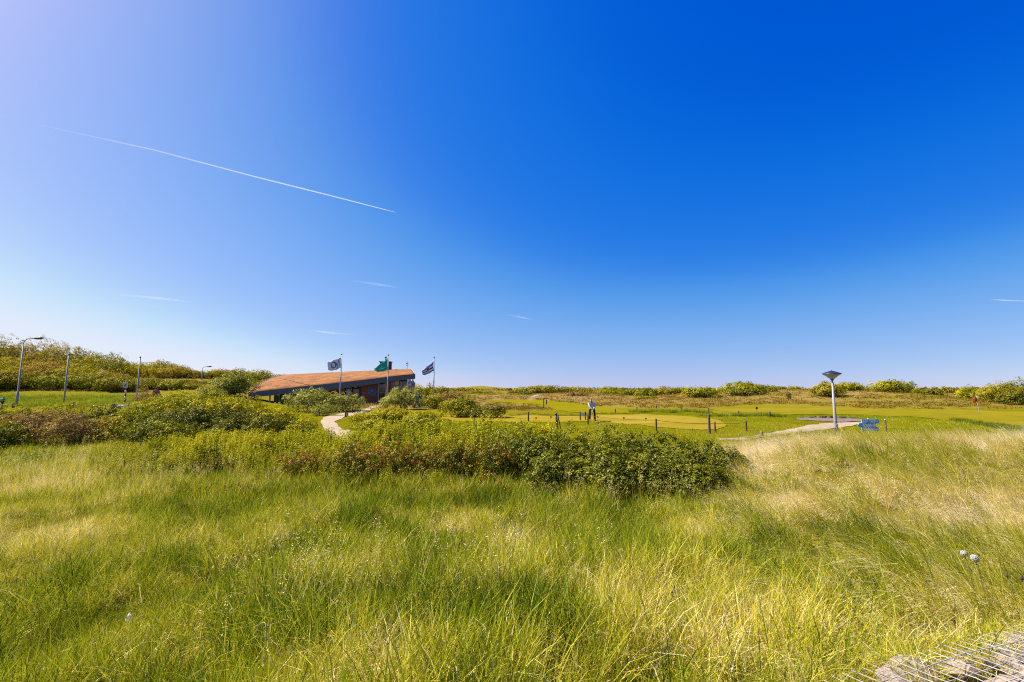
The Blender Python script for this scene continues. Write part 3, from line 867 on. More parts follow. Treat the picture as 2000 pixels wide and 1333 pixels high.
# --- arching bramble canes with rusty leaves standing out of the grass
def cane(pxs, Yd, label, n=60):
    g_ = ground(pxs[0][0], pxs[0][1] + 7); Yd = g_.y - .1
    pts = [at(px, py, Yd + .25 * math.sin(i)) for i, (px, py) in enumerate(pxs)]
    root = empty('bramble_cane', (pts[0].x, pts[0].y, Hs(pts[0].x, pts[0].y)), label, 'bramble cane', 'arching bramble canes in the grass')
    full = [Vector((pts[0].x + .03, pts[0].y, Hs(pts[0].x, pts[0].y) - .02))] + pts
    # smooth
    sm = []
    for i in range(len(full) - 1):
        for s in range(4):
            t = s / 4; p0 = full[max(i - 1, 0)]; p1 = full[i]; p2 = full[i + 1]; p3 = full[min(i + 2, len(full) - 1)]
            sm.append(.5 * ((2 * p1) + (p2 - p0) * t + (2 * p0 - 5 * p1 + 4 * p2 - p3) * t * t + (3 * p1 - p0 - 3 * p2 + p3) * t ** 3))
    sm.append(full[-1])
    mb = MB(); mb.tube(sm, [.011 - .007 * i / len(sm) for i in range(len(sm))], 6)
    mb.build('stem', mat_cane, root, True)
    c = np.array([list(sm[rng.integers(len(sm) // 4, len(sm))]) for _ in range(n)]) + rng.normal(0, .035, (n, 3))
    V, Q = leafset(c, rng.normal(0, 1, (n, 3)) + [0, 0, .8], rng.uniform(.03, .065, n))
    np_mesh('foliage', V, Q, M['bramble'], {'tint': np.repeat(np.clip(rng.normal(.72, .16, n), 0, 1), 4)}, parent=root)
mat_cane = mat_simple('cane_bark', (.15, .06, .05), .7)
cane([(371, 912), (362, 900), (350, 892), (336, 889), (318, 892), (300, 900), (278, 912)], 8.6, 'rusty bramble cane arching low at the left edge of the yellow herbs', 110)
cane([(474, 935), (462, 918), (446, 906), (430, 900), (412, 898)], 8.4, 'bramble cane with brown leaves falling to the right, left of centre', 120)
cane([(500, 958), (484, 951), (466, 949), (446, 952), (428, 958), (415, 966)], 7.8, 'flat rust-brown bramble cane lying over the grass left of centre', 90)
cane([(812, 951), (800, 942), (782, 935), (768, 934), (752, 942), (738, 953)], 8.2, 'dark bramble cane arching in the grass below the brambles', 80)
cane([(934, 965), (938, 945), (950, 926), (962, 928), (975, 940), (988, 954)], 8.3, 'reddish bramble cane bent like a hairpin below the rose hedge', 90)
cane([(860, 955), (868, 940), (880, 930), (888, 934)], 8.3, 'short upright bramble shoot between two arching canes', 50)
cane([(700, 955), (706, 935), (722, 915), (742, 903)], 9.0, 'slanting bramble cane leaning right into the brambles', 60)
cane([(1060, 950), (1045, 944), (1020, 946), (1000, 950)], 8.7, 'short rusty bramble cane at the foot of the left rose shrub', 60)

# --- herbs in front (uncountable)
def c_herb(i):
    parts = []
    for s in range(9):
        a = rng.uniform(0, 2 * PI); r = .22 * math.sqrt(rng.uniform()); bx, by = r * math.cos(a), r * math.sin(a)
        hh = rng.uniform(.8, 1.35); lx, ly = rng.normal(0, .07, 2)
        m = int(34 * hh)
        tt = rng.uniform(.18, 1, m) ** .8
        c = np.stack([bx + lx * tt, by + ly * tt, hh * tt], -1)
        off = rng.normal(0, 1, (m, 3)) * np.array([1, 1, .3]); off /= np.linalg.norm(off, axis=1, keepdims=True)
        sz = .082 * (1.1 - .4 * tt) * rng.uniform(.7, 1.3, m)
        V, Q = leafset(c + off * sz[:, None] * .6, off * .5 + [0, 0, .8] + rng.normal(0, .3, (m, 3)), sz)
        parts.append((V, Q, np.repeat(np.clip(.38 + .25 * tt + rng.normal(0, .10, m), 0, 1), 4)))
        w_ = .005
        SV = np.array([[bx - w_, by, 0], [bx + w_, by, 0], [bx + lx + w_ * .4, by + ly, hh], [bx + lx - w_ * .4, by + ly, hh]])
        parts.append((SV, np.array([[0, 1, 2, 3]]), np.full(4, .25)))
    return merge(parts)
ch = clump_set('herb_clump', c_herb, 9, M['herb'])
def herb_field(name, label, poly, Y0, Y1, n, hgt, patch):
    """poly: list of (px, top_row) giving crest heights; plants stand between depths Y0(px) and Y1(px)"""
    pxs = [p[0] for p in poly]; tops = [p[1] for p in poly]
    px = rng.uniform(min(pxs), max(pxs), n); Yd = rng.uniform(0, 1, n)
    y0 = np.interp(px, pxs, Y0); y1 = np.interp(px, pxs, Y1)
    y0 = y0 + .8 * vnoise(px / 60., px * 0, 1.0, 55)
    Y = y0 + (y1 - y0) * Yd
    X = (px - 1000) / F * Y * 1.0
    tr = np.interp(px, pxs, tops)
    g = H(X, Y)
    ztop = EYE - (tr - HORIZON) / F * Y
    hh = np.clip(ztop - g, .35, 1.9) * rng.uniform(.7, 1.08, n) * (.40 + .60 * np.clip(Yd * 2.2, 0, 1) ** .7)
    hh = hh * (1 + .22 * vnoise(X, Y, .9, 101) + .12 * vnoise(X, Y, .4, 103))
    kp = vnoise(X, Y, .8, 105) + .5 * vnoise(X, Y, .35, 107) > -.42
    X, Y, g, hh = X[kp], Y[kp], g[kp], hh[kp]; n = len(X)
    scatter(name, np.stack([X, Y, g], -1), np.stack([rng.normal(0, .10, n), rng.normal(0, .10, n), rng.uniform(0, 6.28, n)], -1), hh / 1.2, rng.integers(0, 9, n),
            patch + .18 * vnoise(X, Y, 1.0, 77) + .1 * vnoise(X, Y, .4, 79) + rng.normal(0, .10, n), ch, label, M['herb'])
herb_field('undergrowth', 'bright yellow-green herbs filling the slope left of the hedge', [(190, 880), (260, 868), (330, 860), (420, 850), (520, 846), (600, 850), (690, 850), (730, 836), (760, 830)],
           [13, 12.5, 11.8, 11.6, 11.6, 11.7, 11.8, 12.2, 12.4], [17, 17, 17, 16.5, 16.5, 16.2, 16, 16, 16], 1500, 1, .05)
herb_field('undergrowth', 'bright leafy herbs standing behind the brambles and hedge', [(740, 829), (800, 828), (900, 828), (980, 829), (1060, 834), (1120, 842)],
           [12.4, 12.4, 12.4, 12.4, 12.6, 12.8], [16.5, 16.5, 16.5, 16, 15, 14.2], 900, 1, 0)
herb_field('undergrowth', 'low dark-stemmed herbs at the foot of the brambles', [(500, 900), (640, 895), (760, 890), (900, 888), (980, 890)], [10.7] * 5, [11.6] * 5, 90, 1, -.1)
herb_field('undergrowth', 'leafy plants at the foot of the left thickets', [(0, 868), (60, 872), (180, 874), (260, 862)], [15, 15, 15, 15], [18, 18, 18, 18], 220, 1, .05)

# --- big thickets on the left, 17 - 26 m away
left = [
 ('broad thicket with bright yellow top, largest of the left shrubs', 385, 775, 210, 23, 'yellow', 15000, .085, .62),
 ('yellow-topped shrub right of the largest thicket', 480, 786, 150, 22, 'yellow', 10000, .085, .66),
 ('dark green shrub under the front of the yellow-topped thicket', 405, 802, 190, 20, 'dark', 11000, .08, .55),
 ('leafy green shrub left of the dark one, below the striped post', 285, 804, 150, 20.5, 'yellow', 9500, .08, .40),
 ('dark low shrub below the wooden stumps beside the striped post', 205, 802, 90, 22, 'dark', 4500, .08, .6),
 ('yellow-green shrub sloping down beside the sand path', 545, 808, 120, 20, 'yellow', 8500, .08, .58),
 ('green shrub below the sloping one, at the bend of the sand path', 585, 838, 80, 18, 'yellow', 4500, .075, .42),
 ('dark-hearted green shrub in the middle of the left thickets', 500, 815, 150, 18.5, 'dark', 9000, .075, .75),
 ('brown twiggy thicket with bare stems at the far left front', 75, 812, 150, 18.5, 'brownleaf', 7000, .07, .5),
 ('grey-brown twiggy shrub right of the far left thicket', 150, 818, 110, 18, 'brownleaf', 5000, .07, .55),
 ('yellow-green shrub at the left picture edge behind the brown twigs', 20, 805, 130, 22, 'yellow', 7000, .085, .5),
 ('loose yellow-green shrub behind the brown twiggy thicket', 120, 800, 140, 24, 'yellow', 7000, .09, .52),
 ('green shrub at the left edge below the others', 10, 835, 90, 17.5, 'yellow', 4500, .075, .38),
 ('olive shrub between the brown thicket and the leafy green shrub', 215, 826, 100, 18.5, 'olive', 5500, .07, .5),
 ('leafy shrub with deep shadow holes above the yellow herbs', 320, 830, 130, 18, 'yellow', 7500, .075, .32),
]
for lb, px, top, wpx, Y, mt, n, lf, tm in left:
    top -= 9
    shrub('thicket' if n > 9000 else 'wild_shrub', lb, 'shrub', px, top, wpx, Y, mt, n, lf, lobes=14, group='thickets left of the sand path', tmean=tm, tvar=.25, twigs=8 if mt == 'brownleaf' else 3, spray=.2, stem='greybark' if mt == 'brownleaf' else 'bark')
# mound shrubs in the middle
mid = [('dome of yellow-green shrubs on the mound before the clubhouse', 765, 800, 150, 24, 'yellow', 11000, .085, .60),
       ('yellow-green shrub on the right shoulder of the mound', 830, 808, 90, 23, 'yellow', 5500, .085, .5),
       ('yellow-green shrub on the left foot of the mound beside the path', 728, 820, 66, 21, 'yellow', 4500, .08, .55)]
for lb, px, top, wpx, Y, mt, n, lf, tm in mid:
    shrub('wild_shrub', lb, 'shrub', px, top, wpx, Y, mt, n, lf, lobes=14, group='shrubs on the mound before the clubhouse', tmean=tm, tvar=.22, twigs=2)
pal = [('pale loose shrub before the left half of the clubhouse', 612, 760, 105, 52, 'pale', 5200, .17, .5, 796),
       ('thin pale shrub beside the left flagpole', 672, 770, 70, 53, 'pale', 2600, .16, .5, 796),
       ('silvery green shrub under the blue and white signs', 788, 758, 75, 56, 'pale', 4200, .17, .6, 796),
       ('bare brown twiggy shrub beside the walking person', 287, 760, 46, 44, 'brownleaf', 1500, .10, .45, 792),
       ('pale green small tree at the left end of the clubhouse', 458, 726, 64, 66, 'pale', 3800, .26, .42, 790),
       ('silver-grey shrub below the small tree bank', 408, 756, 70, 60, 'pale', 2600, .2, .55, 780),
       ('bright green bush right of the grey cabinet', 848, 772, 34, 58, 'yellow', 1500, .17, .55, 790),
       ('low green bush at the foot of the right flagpole', 868, 786, 34, 52, 'yellow', 1200, .15, .4, 796),
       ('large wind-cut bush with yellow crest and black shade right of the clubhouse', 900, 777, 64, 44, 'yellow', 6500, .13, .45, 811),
       ('low dark-leaved tail imitating the shaded face of the wind-cut bush', 952, 791, 74, 43, 'dark', 4600, .12, .85, 812),  # added dark foliage, paints the shade on the bush's lower front
       ('grey-green bush beside the path gate', 640, 790, 60, 46, 'pale', 1700, .12, .35, 804)]
for lb, px, top, wpx, Y, mt, n, lf, tm, bs in pal:
    shrub('small_tree' if 'tree' in lb else 'wild_shrub', lb, 'tree' if 'small tree at' in lb else 'shrub', px, top, wpx, Y, mt, n, lf, lobes=10, tmean=tm, tvar=.22, twigs=4, spray=.3, trunk='small tree at' in lb)

# --- wooded bank on the left
tr = [(-60, 655, 190, 80, 'yellow', .45), (12, 660, 150, 82, 'olive', .45), (75, 662, 120, 84, 'olive', .55), (25, 700, 160, 72, 'yellow', .5), (125, 678, 110, 82, 'olive', .4),
      (95, 705, 130, 72, 'olive', .62), (170, 690, 100, 84, 'olive', .35), (155, 716, 120, 71, 'yellow', .5), (215, 694, 110, 80, 'yellow', .42), (215, 728, 110, 70, 'olive', .45),
      (262, 712, 90, 80, 'yellow', .52), (290, 709, 90, 84, 'yellow', .58), (322, 706, 80, 86, 'olive', .5), (285, 740, 100, 70, 'brownleaf', .6), (345, 716, 80, 82, 'olive', .55),
      (385, 726, 90, 84, 'yellow', .4), (350, 742, 100, 71, 'olive', .3), (432, 722, 80, 86, 'olive', .42), (468, 722, 70, 88, 'yellow', .35), (505, 724, 80, 88, 'yellow', .40), (430, 745, 90, 72, 'olive', .4),
      (30, 724, 150, 68, 'olive', .22), (140, 732, 140, 68, 'yellow', .22), (0, 726, 110, 67, 'olive', .3), (232, 738, 110, 67, 'olive', .2), (330, 745, 100, 68, 'yellow', .2), (385, 752, 80, 68, 'olive', .35), (545, 735, 70, 92, 'yellow', .3), (-130, 700, 190, 70, 'yellow', .45), (455, 738, 80, 78, 'yellow', .5), (530, 742, 60, 84, 'olive', .45), (410, 760, 90, 70, 'yellow', .35)]
kindword = {'yellow': 'yellow-green', 'olive': 'olive brown', 'dark': 'dark green', 'brownleaf': 'brown twiggy'}
wherew = ['at the extreme left crest of the wooded bank', 'on the crest above the left street lamp', 'on the crest behind the lamp head', 'left of the street lamp post', 'on the crest left of the first bare pole',
          'between the street lamp and the first bare pole', 'on the crest above the first bare pole', 'beside the top of the first bare pole', 'on the crest right of the first bare pole', 'above the sign on the striped post',
          'on the crest between the two bare poles', 'at the top of the second bare pole', 'on the crest right of the second bare pole', 'behind the walking person', 'on the crest left of the small lamp',
          'at the small lamp head', 'below the small lamp, right of the walking person', 'on the crest right of the small lamp', 'on the crest above the pale shrub', 'at the right end of the bank behind the small pale tree', 'low on the bank above the silver-grey shrub',
          'at the foot of the bank behind the street lamp post', 'at the foot of the bank behind the first bare pole', 'at the left picture edge above the meadow', 'at the foot of the bank behind the striped post', 'at the foot of the bank right of the walking person', 'low on the bank below the small lamp', 'behind the low left end of the clubhouse roof', 'beyond the left edge on the bank', 'behind the small pale tree', 'just left of the clubhouse roof slope', 'low at the right foot of the bank']
for (px, top, wpx, Y, mt, tm), wh in zip(tr, wherew):
    tm += .18 if mt != 'brownleaf' else 0
    shrub('bank_tree', '%s scrub tree %s' % (kindword[mt], wh), 'tree', px, top, wpx, Y, mt, 9000 if wpx > 100 else 6400, .19, lobes=15, group='scrub trees on the wooded bank', tmean=tm, tvar=.25, twigs=4, spray=.12, trunk=True, flat=.8)

# --- bushes scattered over the dunes
db = [
 ('wide low scrub band on the crest above the practice green', 1250, 762, 150, 108, 'olive', 3200, .28, .3),
 ('wide low scrub band on the skyline left of the big dune thicket', 1330, 761, 90, 120, 'olive', 2200, .3, .3),
 ('low wide scrub on the skyline right of the big dune thicket', 1560, 760, 100, 118, 'olive', 2200, .3, .3),
 ('long low scrub on the skyline left of the red golf flag', 1850, 760, 130, 120, 'olive', 2600, .3, .3),
 ('sprawling brown scrub on the slope below the dome-shaped bush', 1700, 777, 60, 74, 'brownleaf', 900, .16, .5),
 ('low olive scrub on the skyline between the lamp bushes and the dome-shaped bush', 1700, 757, 46, 98, 'olive', 1200, .26, .35),
 ('green scrub tuft on the skyline right of the dome-shaped bush', 1795, 758, 36, 100, 'yellow', 900, .26, .35),
 ('long olive thicket along the dune crest left of the golfer', 1060, 755, 95, 100, 'olive', 4200, .35, .35),
 ('olive thicket continuing right along the dune crest', 1130, 758, 95, 104, 'olive', 3400, .35, .35),
 ('olive grey thicket on the crest above the golfer', 1190, 758, 90, 108, 'olive', 3000, .35, .3),
 ('small yellow-green bush at the left of the crest row', 1188, 763, 34, 95, 'yellow', 900, .28, .45),
 ('yellow-green bush in the crest row, second from the left', 1225, 761, 50, 97, 'yellow', 1200, .28, .45),
 ('dark-hearted green bush in the middle of the crest row', 1262, 758, 50, 99, 'yellow', 1300, .28, .38),
 ('olive bush in the crest row above the rope posts', 1298, 755, 50, 99, 'olive', 1400, .28, .5),
 ('green bush at the right end of the crest row', 1330, 757, 40, 98, 'yellow', 1000, .28, .35),
 ('low green bush on the slope below the crest row', 1265, 775, 40, 80, 'olive', 700, .2, .3),
 ('brown scrub patch on the slope left of the crest row', 1130, 766, 36, 86, 'brownleaf', 700, .22, .4),
 ('bright yellow-green bush forming the left end of the big dune thicket', 1368, 757, 66, 84, 'yellow', 3600, .26, .52),
 ('large dome-shaped yellow-green bush of the big dune thicket', 1445, 747, 110, 88, 'yellow', 5200, .28, .50),
 ('dark-leaved bush imitating the shaded underside of the big dune thicket', 1455, 760, 70, 84, 'dark', 2600, .24, .8),  # dark leaf colour stands in for shade under the dome
 ('low right end of the big dune thicket', 1505, 756, 60, 94, 'yellow', 1800, .28, .42),
 ('single small dark round shrub on the bare slope', 1539, 766, 9, 74, 'dark', 500, .12, .6),
 ('small bush on the skyline left of the lamp', 1548, 755, 22, 95, 'yellow', 600, .25, .4),
 ('round olive bush behind the lamp post', 1616, 746, 66, 78, 'olive', 4200, .22, .42),
 ('yellow-green bush right behind the lamp head', 1655, 748, 56, 86, 'yellow', 2400, .25, .42),
 ('dome-shaped yellow-green bush above the blue signs', 1735, 744, 78, 82, 'yellow', 4600, .24, .55),
 ('small green bush at the right foot of the dome-shaped bush', 1770, 756, 30, 84, 'yellow', 700, .22, .4),
 ('dark green bush on the skyline left of the golf flag', 1825, 757, 40, 96, 'dark', 1300, .25, .85),
 ('olive bush on the skyline left of the golf flag', 1852, 757, 40, 104, 'olive', 1100, .28, .35),
 ('yellow bush left of the red golf flag', 1895, 756, 60, 74, 'yellow', 2600, .2, .55),
 ('large wind-swept bush with dark underside right of the red golf flag', 1945, 751, 90, 66, 'olive', 6500, .2, .45),
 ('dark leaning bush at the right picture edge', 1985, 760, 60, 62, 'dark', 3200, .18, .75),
 ('green bush behind the wind-swept one at the right picture edge', 1985, 742, 60, 72, 'yellow', 2600, .2, .4),
 ('bushes edge beyond the right picture border', 2040, 748, 90, 70, 'yellow', 2200, .2, .4),
 ('grey-green bush on the hill left of the far sand hollow', 862, 757, 50, 105, 'yellow', 1400, .3, .45),
 ('olive bush on the hill right of the clubhouse signs', 826, 752, 60, 90, 'yellow', 1900, .28, .5),
 ('brown scrub on the hillside behind the right flagpole', 880, 765, 60, 86, 'brownleaf', 1300, .25, .45),
 ('olive scrub on the far hill behind the wind-cut bush', 905, 759, 50, 120, 'olive', 1300, .35, .3),
 ('green scrub at the foot of the far hill', 935, 768, 60, 110, 'yellow', 1200, .32, .35),
 ('round dark bush beside the climbing track', 1027, 768, 26, 96, 'dark', 900, .24, .8),
 ('small dark bush left of the climbing track', 1003, 771, 18, 100, 'dark', 500, .24, .8),
 ('reddish scrub on the far hill left of the sand hollow', 955, 762, 40, 150, 'brownleaf', 700, .4, .5),
]
for lb, px, top, wpx, Y, mt, n, lf, tm in db:
    shrub('dune_bush', lb, 'shrub', px, top, wpx, Y, mt, n, lf, lobes=10, group='bushes scattered over the dunes', tmean=tm, tvar=.22, depth=min(wpx / F * Y * .3, 5), spray=.2)

# distant woods as one mass along the horizon
def far_woods():
    n = 9000
    th = rng.uniform(-.95, 1.25, n)
    Y = rng.uniform(260, 700, n)
    X = th * Y
    top = H(X, Y) + rng.uniform(.2, 1, n) * (1.8 + 1.4 * vnoise(X, Y, 60, 5))
    c = np.stack([X, Y, top], -1)
    V, Q = leafset(c, rng.normal(0, .5, (n, 3)) + [0, -.5, .8], rng.uniform(1.5, 3.2, n), asp=.7)
    o = np_mesh('far_woods', V, Q, M['dark'], {'tint': np.repeat(np.clip(rng.normal(.6, .2, n), 0, 1), 4)})
    tag(o, 'low dark scrub along the distant dune horizon', None, None, 'stuff')
far_woods()

# heath scrub texture on the dune slopes
def c_heath(i):
    n = 26
    c = rng.normal(0, 1, (n, 3)) * [.35, .35, .05] + [0, 0, .08]
    V, Q = leafset(c, rng.normal(0, .6, (n, 3)) + [0, 0, .7], rng.uniform(.10, .22, n))
    return V, Q, np.repeat(np.clip(rng.normal(0, .1, n), -.3, .3), 4)
M['heath'] = mat_leaf('heath_tufts', [(0, (.10, .12, .01)), (.35, (.20, .18, .02)), (.6, (.28, .20, .045)), (1, (.36, .26, .11))], .3, .03, inst=True)
chh = clump_set('heath_clump', c_heath, 6, M['heath'])
P = pts_in(50, 130, lambda y: np.interp(y, [50, 130], [1.6, .5]), lambda y: -.35 * y, lambda y: 1.25 * y)
x, y = P[:, 0], P[:, 1]
zz = zone_at(x, y)
k = rng.uniform(0, 1, len(x)) < sstep(.36, .58, zz + .2 * vnoise(x, y, 6, 88)) * .9
qx, qy = project(x, y, H(x, y))
for pr in (gpairs2, fpairs): k &= ~inpoly(qx, qy, [a for a, b in pr] + [b for a, b in pr][::-1])
x, y = x[k], y[k]; n = len(x)
scatter('heath', np.stack([x, y, H(x, y)], -1), np.stack([np.zeros(n), np.zeros(n), rng.uniform(0, 6.28, n)], -1), rng.uniform(.5, 1.3, n), rng.integers(0, 6, n),
        np.clip(.45 + .3 * vnoise(x, y, 9, 90) + rng.normal(0, .12, n), 0, 1), chh, 'dry brownish heath tufts on the dune slopes', M['heath'])

# ------------------------------------------------------------------ posts and ropes
def post(name, label, px, top, base, rad, mat, cat='post', group=None, n=10, cap=None, lean=0, local_y=None):
    g = ground(px, base)
    if local_y: g = Vector((at(px, base, local_y).x, local_y, 0)); g.z = Hs(g.x, g.y)
    t = at(px, top, g.y)
    root = empty(name, g, label, cat, group)
    mb = MB()
    h = t.z - g.z
    pr = [(rad * 1.04, -.15), (rad * 1.02, 0), (rad, h * .5), (rad * .97, h - rad * .3), (rad * .8, h)]
    mb.lathe(g, pr, n)
    mb.build('shaft', mat, root, True)
    if cap:
        c = MB(); c.lathe((g.x, g.y, g.z + h - .03), [(rad * 1.06, 0), (rad * 1.06, .05), (rad * .7, .065)], n)
        c.build('post_cap', M[cap], root, True)
    return root, Vector((g.x, g.y, g.z + h)), g

W1 = M['wood']
G1 = 'wooden posts around the practice green'
tops = {}
for key, label, px, top, base, rad in [
    ('a', 'tall thick dark wooden post right of the practice green', 1386, 810, 848, .075),
    ('b', 'short dark post just right of the tall thick one', 1397, 824, 846, .05),
    ('c', 'short dark post standing alone above the sand path', 1458, 822.5, 842.5, .055),
    ('d', 'dark round post at the near edge of the practice green, middle', 1282, 818, 842, .06),
    ('e', 'dark post just left of the golfer', 1148.5, 809.5, 829, .06),
    ('f', 'brown post left of the leaning dark one', 1032, 804.5, 828, .06),
    ('g', 'small dark post at the left of the practice green', 926, 816.5, 829, .05)]:
    _, t, g = post('wooden_post', label, px, top, base, rad, W1, group=G1, cap=None)
    tops[key] = t
for key, label, px, top, base, rad in [
    ('h', 'pale-topped thin post behind the practice green right of the golfer', 1201.8, 799.5, 807, .07),
    ('i', 'thin post in the rough, second to the right of the golfer', 1244, 796, 801.5, .06),
    ('j', 'thin post in the rough above the near middle post', 1282.3, 791, 798.5, .06),
    ('k', 'thin dark post on the dry slope edge', 1331.6, 792, 802, .06),
    ('l', 'pale-topped post right behind the tall thick post', 1384.3, 797.5, 810.5, .06),
    ('m', 'pale-topped post in front of the far green, left one', 1443, 803.3, 812.5, .07),
    ('n', 'stout pale-topped post in front of the far green, right one', 1503.5, 804.5, 814, .085)]:
    _, t, g = post('wooden_post', label, px, top, base, rad, W1, group='pale-topped posts between the greens', cap='greywood')
    tops[key] = t

def rope(name, pts, label, rad=.012, sag=.05):
    mb = MB()
    full = []
    for a, b in zip(pts, pts[1:]):
        for s in range(8):
            t = s / 8; q = a.lerp(b, t); q.z -= sag * 4 * t * (1 - t); full.append(q)
    full.append(pts[-1])
    mb.tube(full, rad, 5)
    o = mb.build(name, M['rope'], None, True)
    tag(o, label, 'rope', 'ropes strung between the posts')
dz = Vector((0, 0, -.10))
rope('rope', [tops['g'] + dz, tops['f'] + dz, tops['e'] + dz, tops['d'] + dz, tops['b'] + dz], 'dark rope along the near posts of the green', .014, .08)
rope('rope', [tops['b'] + dz, tops['c'] + dz], 'short dark rope from the tall post to the post above the path', .012, .05)
rope('rope', [tops['k'] + dz, tops['l'] + dz, tops['m'] + dz, tops['n'] + dz], 'thin rope along the pale-topped posts before the far green', .012, .08)

# leaning dark post wrapped with something, left of the golfer
g = ground(1094, 838); r_ = empty('leaning_post', g, 'dark post leaning right with a strut, standing behind the herbs', 'post')
mb = MB(); a = at(1086, 809, g.y); mb.tube([at(1089, 838, g.y), at(1087.5, 822, g.y), a], [.07, .075, .06], 8); mb.build('shaft', M['darkmetal'], r_, True)
mb = MB(); mb.tube([at(1090, 812, g.y), at(1092, 824, g.y), at(1095, 838, g.y - .3)], [.035, .04, .035], 6); mb.build('brace', M['wood'], r_, True)
mb = MB(); mb.lathe(tuple(a - Vector((0, 0, .06))), [(.05, 0), (.11, .04), (.09, .1), (.02, .13)], 10); mb.build('knob', M['darkmetal'], r_, True)

# info board on two posts beside the golfer
g = ground(1138.5, 821); r_ = empty('notice_board', g, 'small white notice board between two dark posts left of the golfer', 'sign')
for px in (1133.3, 1143.4):
    mb = MB(); p0 = at(px, 821.3, g.y); p1 = at(px, 805.6, g.y); mb.box(((p0 + p1) / 2), (.09, .09, abs(p1.z - p0.z) + .1)); mb.build('post', W1, r_)
mb = MB(); p0 = at(1134.8, 811, g.y - .06); p1 = at(1142.4, 805.8, g.y - .06); mb.box((p0 + p1) / 2, (abs(p1.x - p0.x), .03, abs(p1.z - p0.z))); mb.build('panel', M['white'], r_, bevel=.005)

# bell gallows on the fairway
g = ground(1062, 799); r_ = empty('bell_frame', g, 'dark gallows-shaped frame with a hanging bell block on the fairway', 'frame')
t0 = at(1062, 780.3, g.y); mb = MB(); mb.box((g + t0) / 2, (.12, .12, t0.z - g.z + .1)); mb.build('post', W1, r_)
t1 = at(1068.5, 780.3, g.y); mb = MB(); mb.box((t0 + t1) / 2 + Vector((.03, 0, .07)), (t1.x - t0.x + .16, .1, .1)); mb.build('crossbar', W1, r_)
mb = MB(); q = at(1067.3, 786, g.y); mb.box(q, (.14, .12, .62)); mb.tube([q + Vector((0, 0, .3)), q + Vector((0, 0, .5))], .015, 5); mb.build('hanging_block', M['wood'], r_)

# small black tee marker on a stick
g = ground(1478, 805); r_ = empty('tee_marker', g, 'small black marker plate on a stick on the far green', 'marker')
q = at(1478, 797.5, g.y); mb = MB(); mb.box(q, (.22, .05, .26)); mb.build('plate', M['darkmetal'], r_, bevel=.01)
mb = MB(); mb.tube([g, q], .018, 6); mb.build('stick', M['darkmetal'], r_)

# practice flags
for px, py, lb in [(1046, 823, 'tiny red practice flag left of the leaning post'), (1075, 821, 'tiny red practice flag just left of the leaning post'), (1166.5, 821, 'small red practice flag at the right foot of the golfer'), (1217.5, 823, 'dark red practice flag in the middle of the green'), (1260.5, 824.5, 'red practice flag left of the near middle post')]:
    g = ground(px, py); r_ = empty('practice_flag', g, lb, 'flag', 'small red flags on the practice green')
    mb = MB(); mb.tube([g, g + Vector((0, 0, .33))], .009, 5); mb.build('stick', M['darkmetal'], r_)
    mb = MB(); mb.prism([g + Vector((.0, 0, .33)), g + Vector((.12, .01, .30)), g + Vector((.13, -.01, .20)), g + Vector((0, 0, .2))], (0, .006, 0)); mb.build('cloth', M['red'], r_)

# golf flag on the far green
g = ground(1912.5, 810.5); r_ = empty('golf_flag', g, 'red flag on a thin white pole on the golden green', 'flag')
t = at(1908, 774, g.y)
mb = MB(); mb.tube([g - Vector((0, 0, .05)), g.lerp(t, .5), t], [.022, .02, .016], 8); mb.build('pole', M['white'], r_, True)
mb = MB()
ft = at(1908.5, 774.5, g.y)
rows = [[ft + Vector((-.045 * k - .002 * j, .05 * math.sin(k * .9), -.13 * j - .02 * k)) for k in range(10)] for j in range(5)]
vs = [p for r in rows for p in r]
mb.add(vs, [(j * 10 + k, j * 10 + k + 1, (j + 1) * 10 + k + 1, (j + 1) * 10 + k) for j in range(4) for k in range(9)]); o = mb.build('cloth', M['red'], r_, True)
sm_ = o.modifiers.new('thickness', 'SOLIDIFY'); sm_.thickness = .006

# stump beside the path, small post right of signs, stump posts on the left
post('wooden_stump', 'weathered grey stump beside the sand path', 1488, 842.5, 853, .085, M['greywood'], 'stump')
post('wooden_post', 'short weathered post with a pale top behind the marram, right of the blue signs', 1730.5, 820.5, 840, .035, M['wood'], cap='cream', local_y=19.5)
for px, top, base, lb, rad, mt in [(675, 801, 814.5, 'black post on the near side of the clubhouse path', .09, M['darkmetal']), (678.5, 806, 818, 'brown post right of the black one by the path', .07, M['wood']), (623, 800, 813, 'weathered post left of the sand path', .09, M['greywood']),
                      (724, 795, 799.5, 'small dark post where the path reaches the clubhouse', .05, W1), (667, 801, 806, 'thin short post behind the black path post', .05, M['greywood']),
                      (742, 788, 796.5, 'thin grey post below the narrow clubhouse window', .07, M['greywood']), (735, 785.5, 790, 'pale short post in front of the clubhouse wall', .07, M['greywood']), (749, 788, 793.5, 'dark thin post below the clubhouse door lamp', .06, W1), (701, 783, 797, 'grey post left of the pair of stumps before the clubhouse', .09, M['greywood']), (708, 784.5, 791.5, 'stout grey stump before the clubhouse wall', .14, M['greywood']),
                      (142, 786, 797, 'brown stump right of the first bare pole', .10, M['wood']), (222, 788.5, 797, 'left stump beside the striped post', .10, M['greywood']), (251.5, 787.5, 797, 'leaning right stump beside the striped post', .10, M['greywood']),
                      (25, 788, 797, 'low stump at the foot of the street lamp', .11, M['wood']), (2, 792, 800, 'low brown block at the far left edge of the verge', .12, M['wood'])]:
    post('wooden_post', lb, px, top, base, rad, mt, group='posts beside the paths')
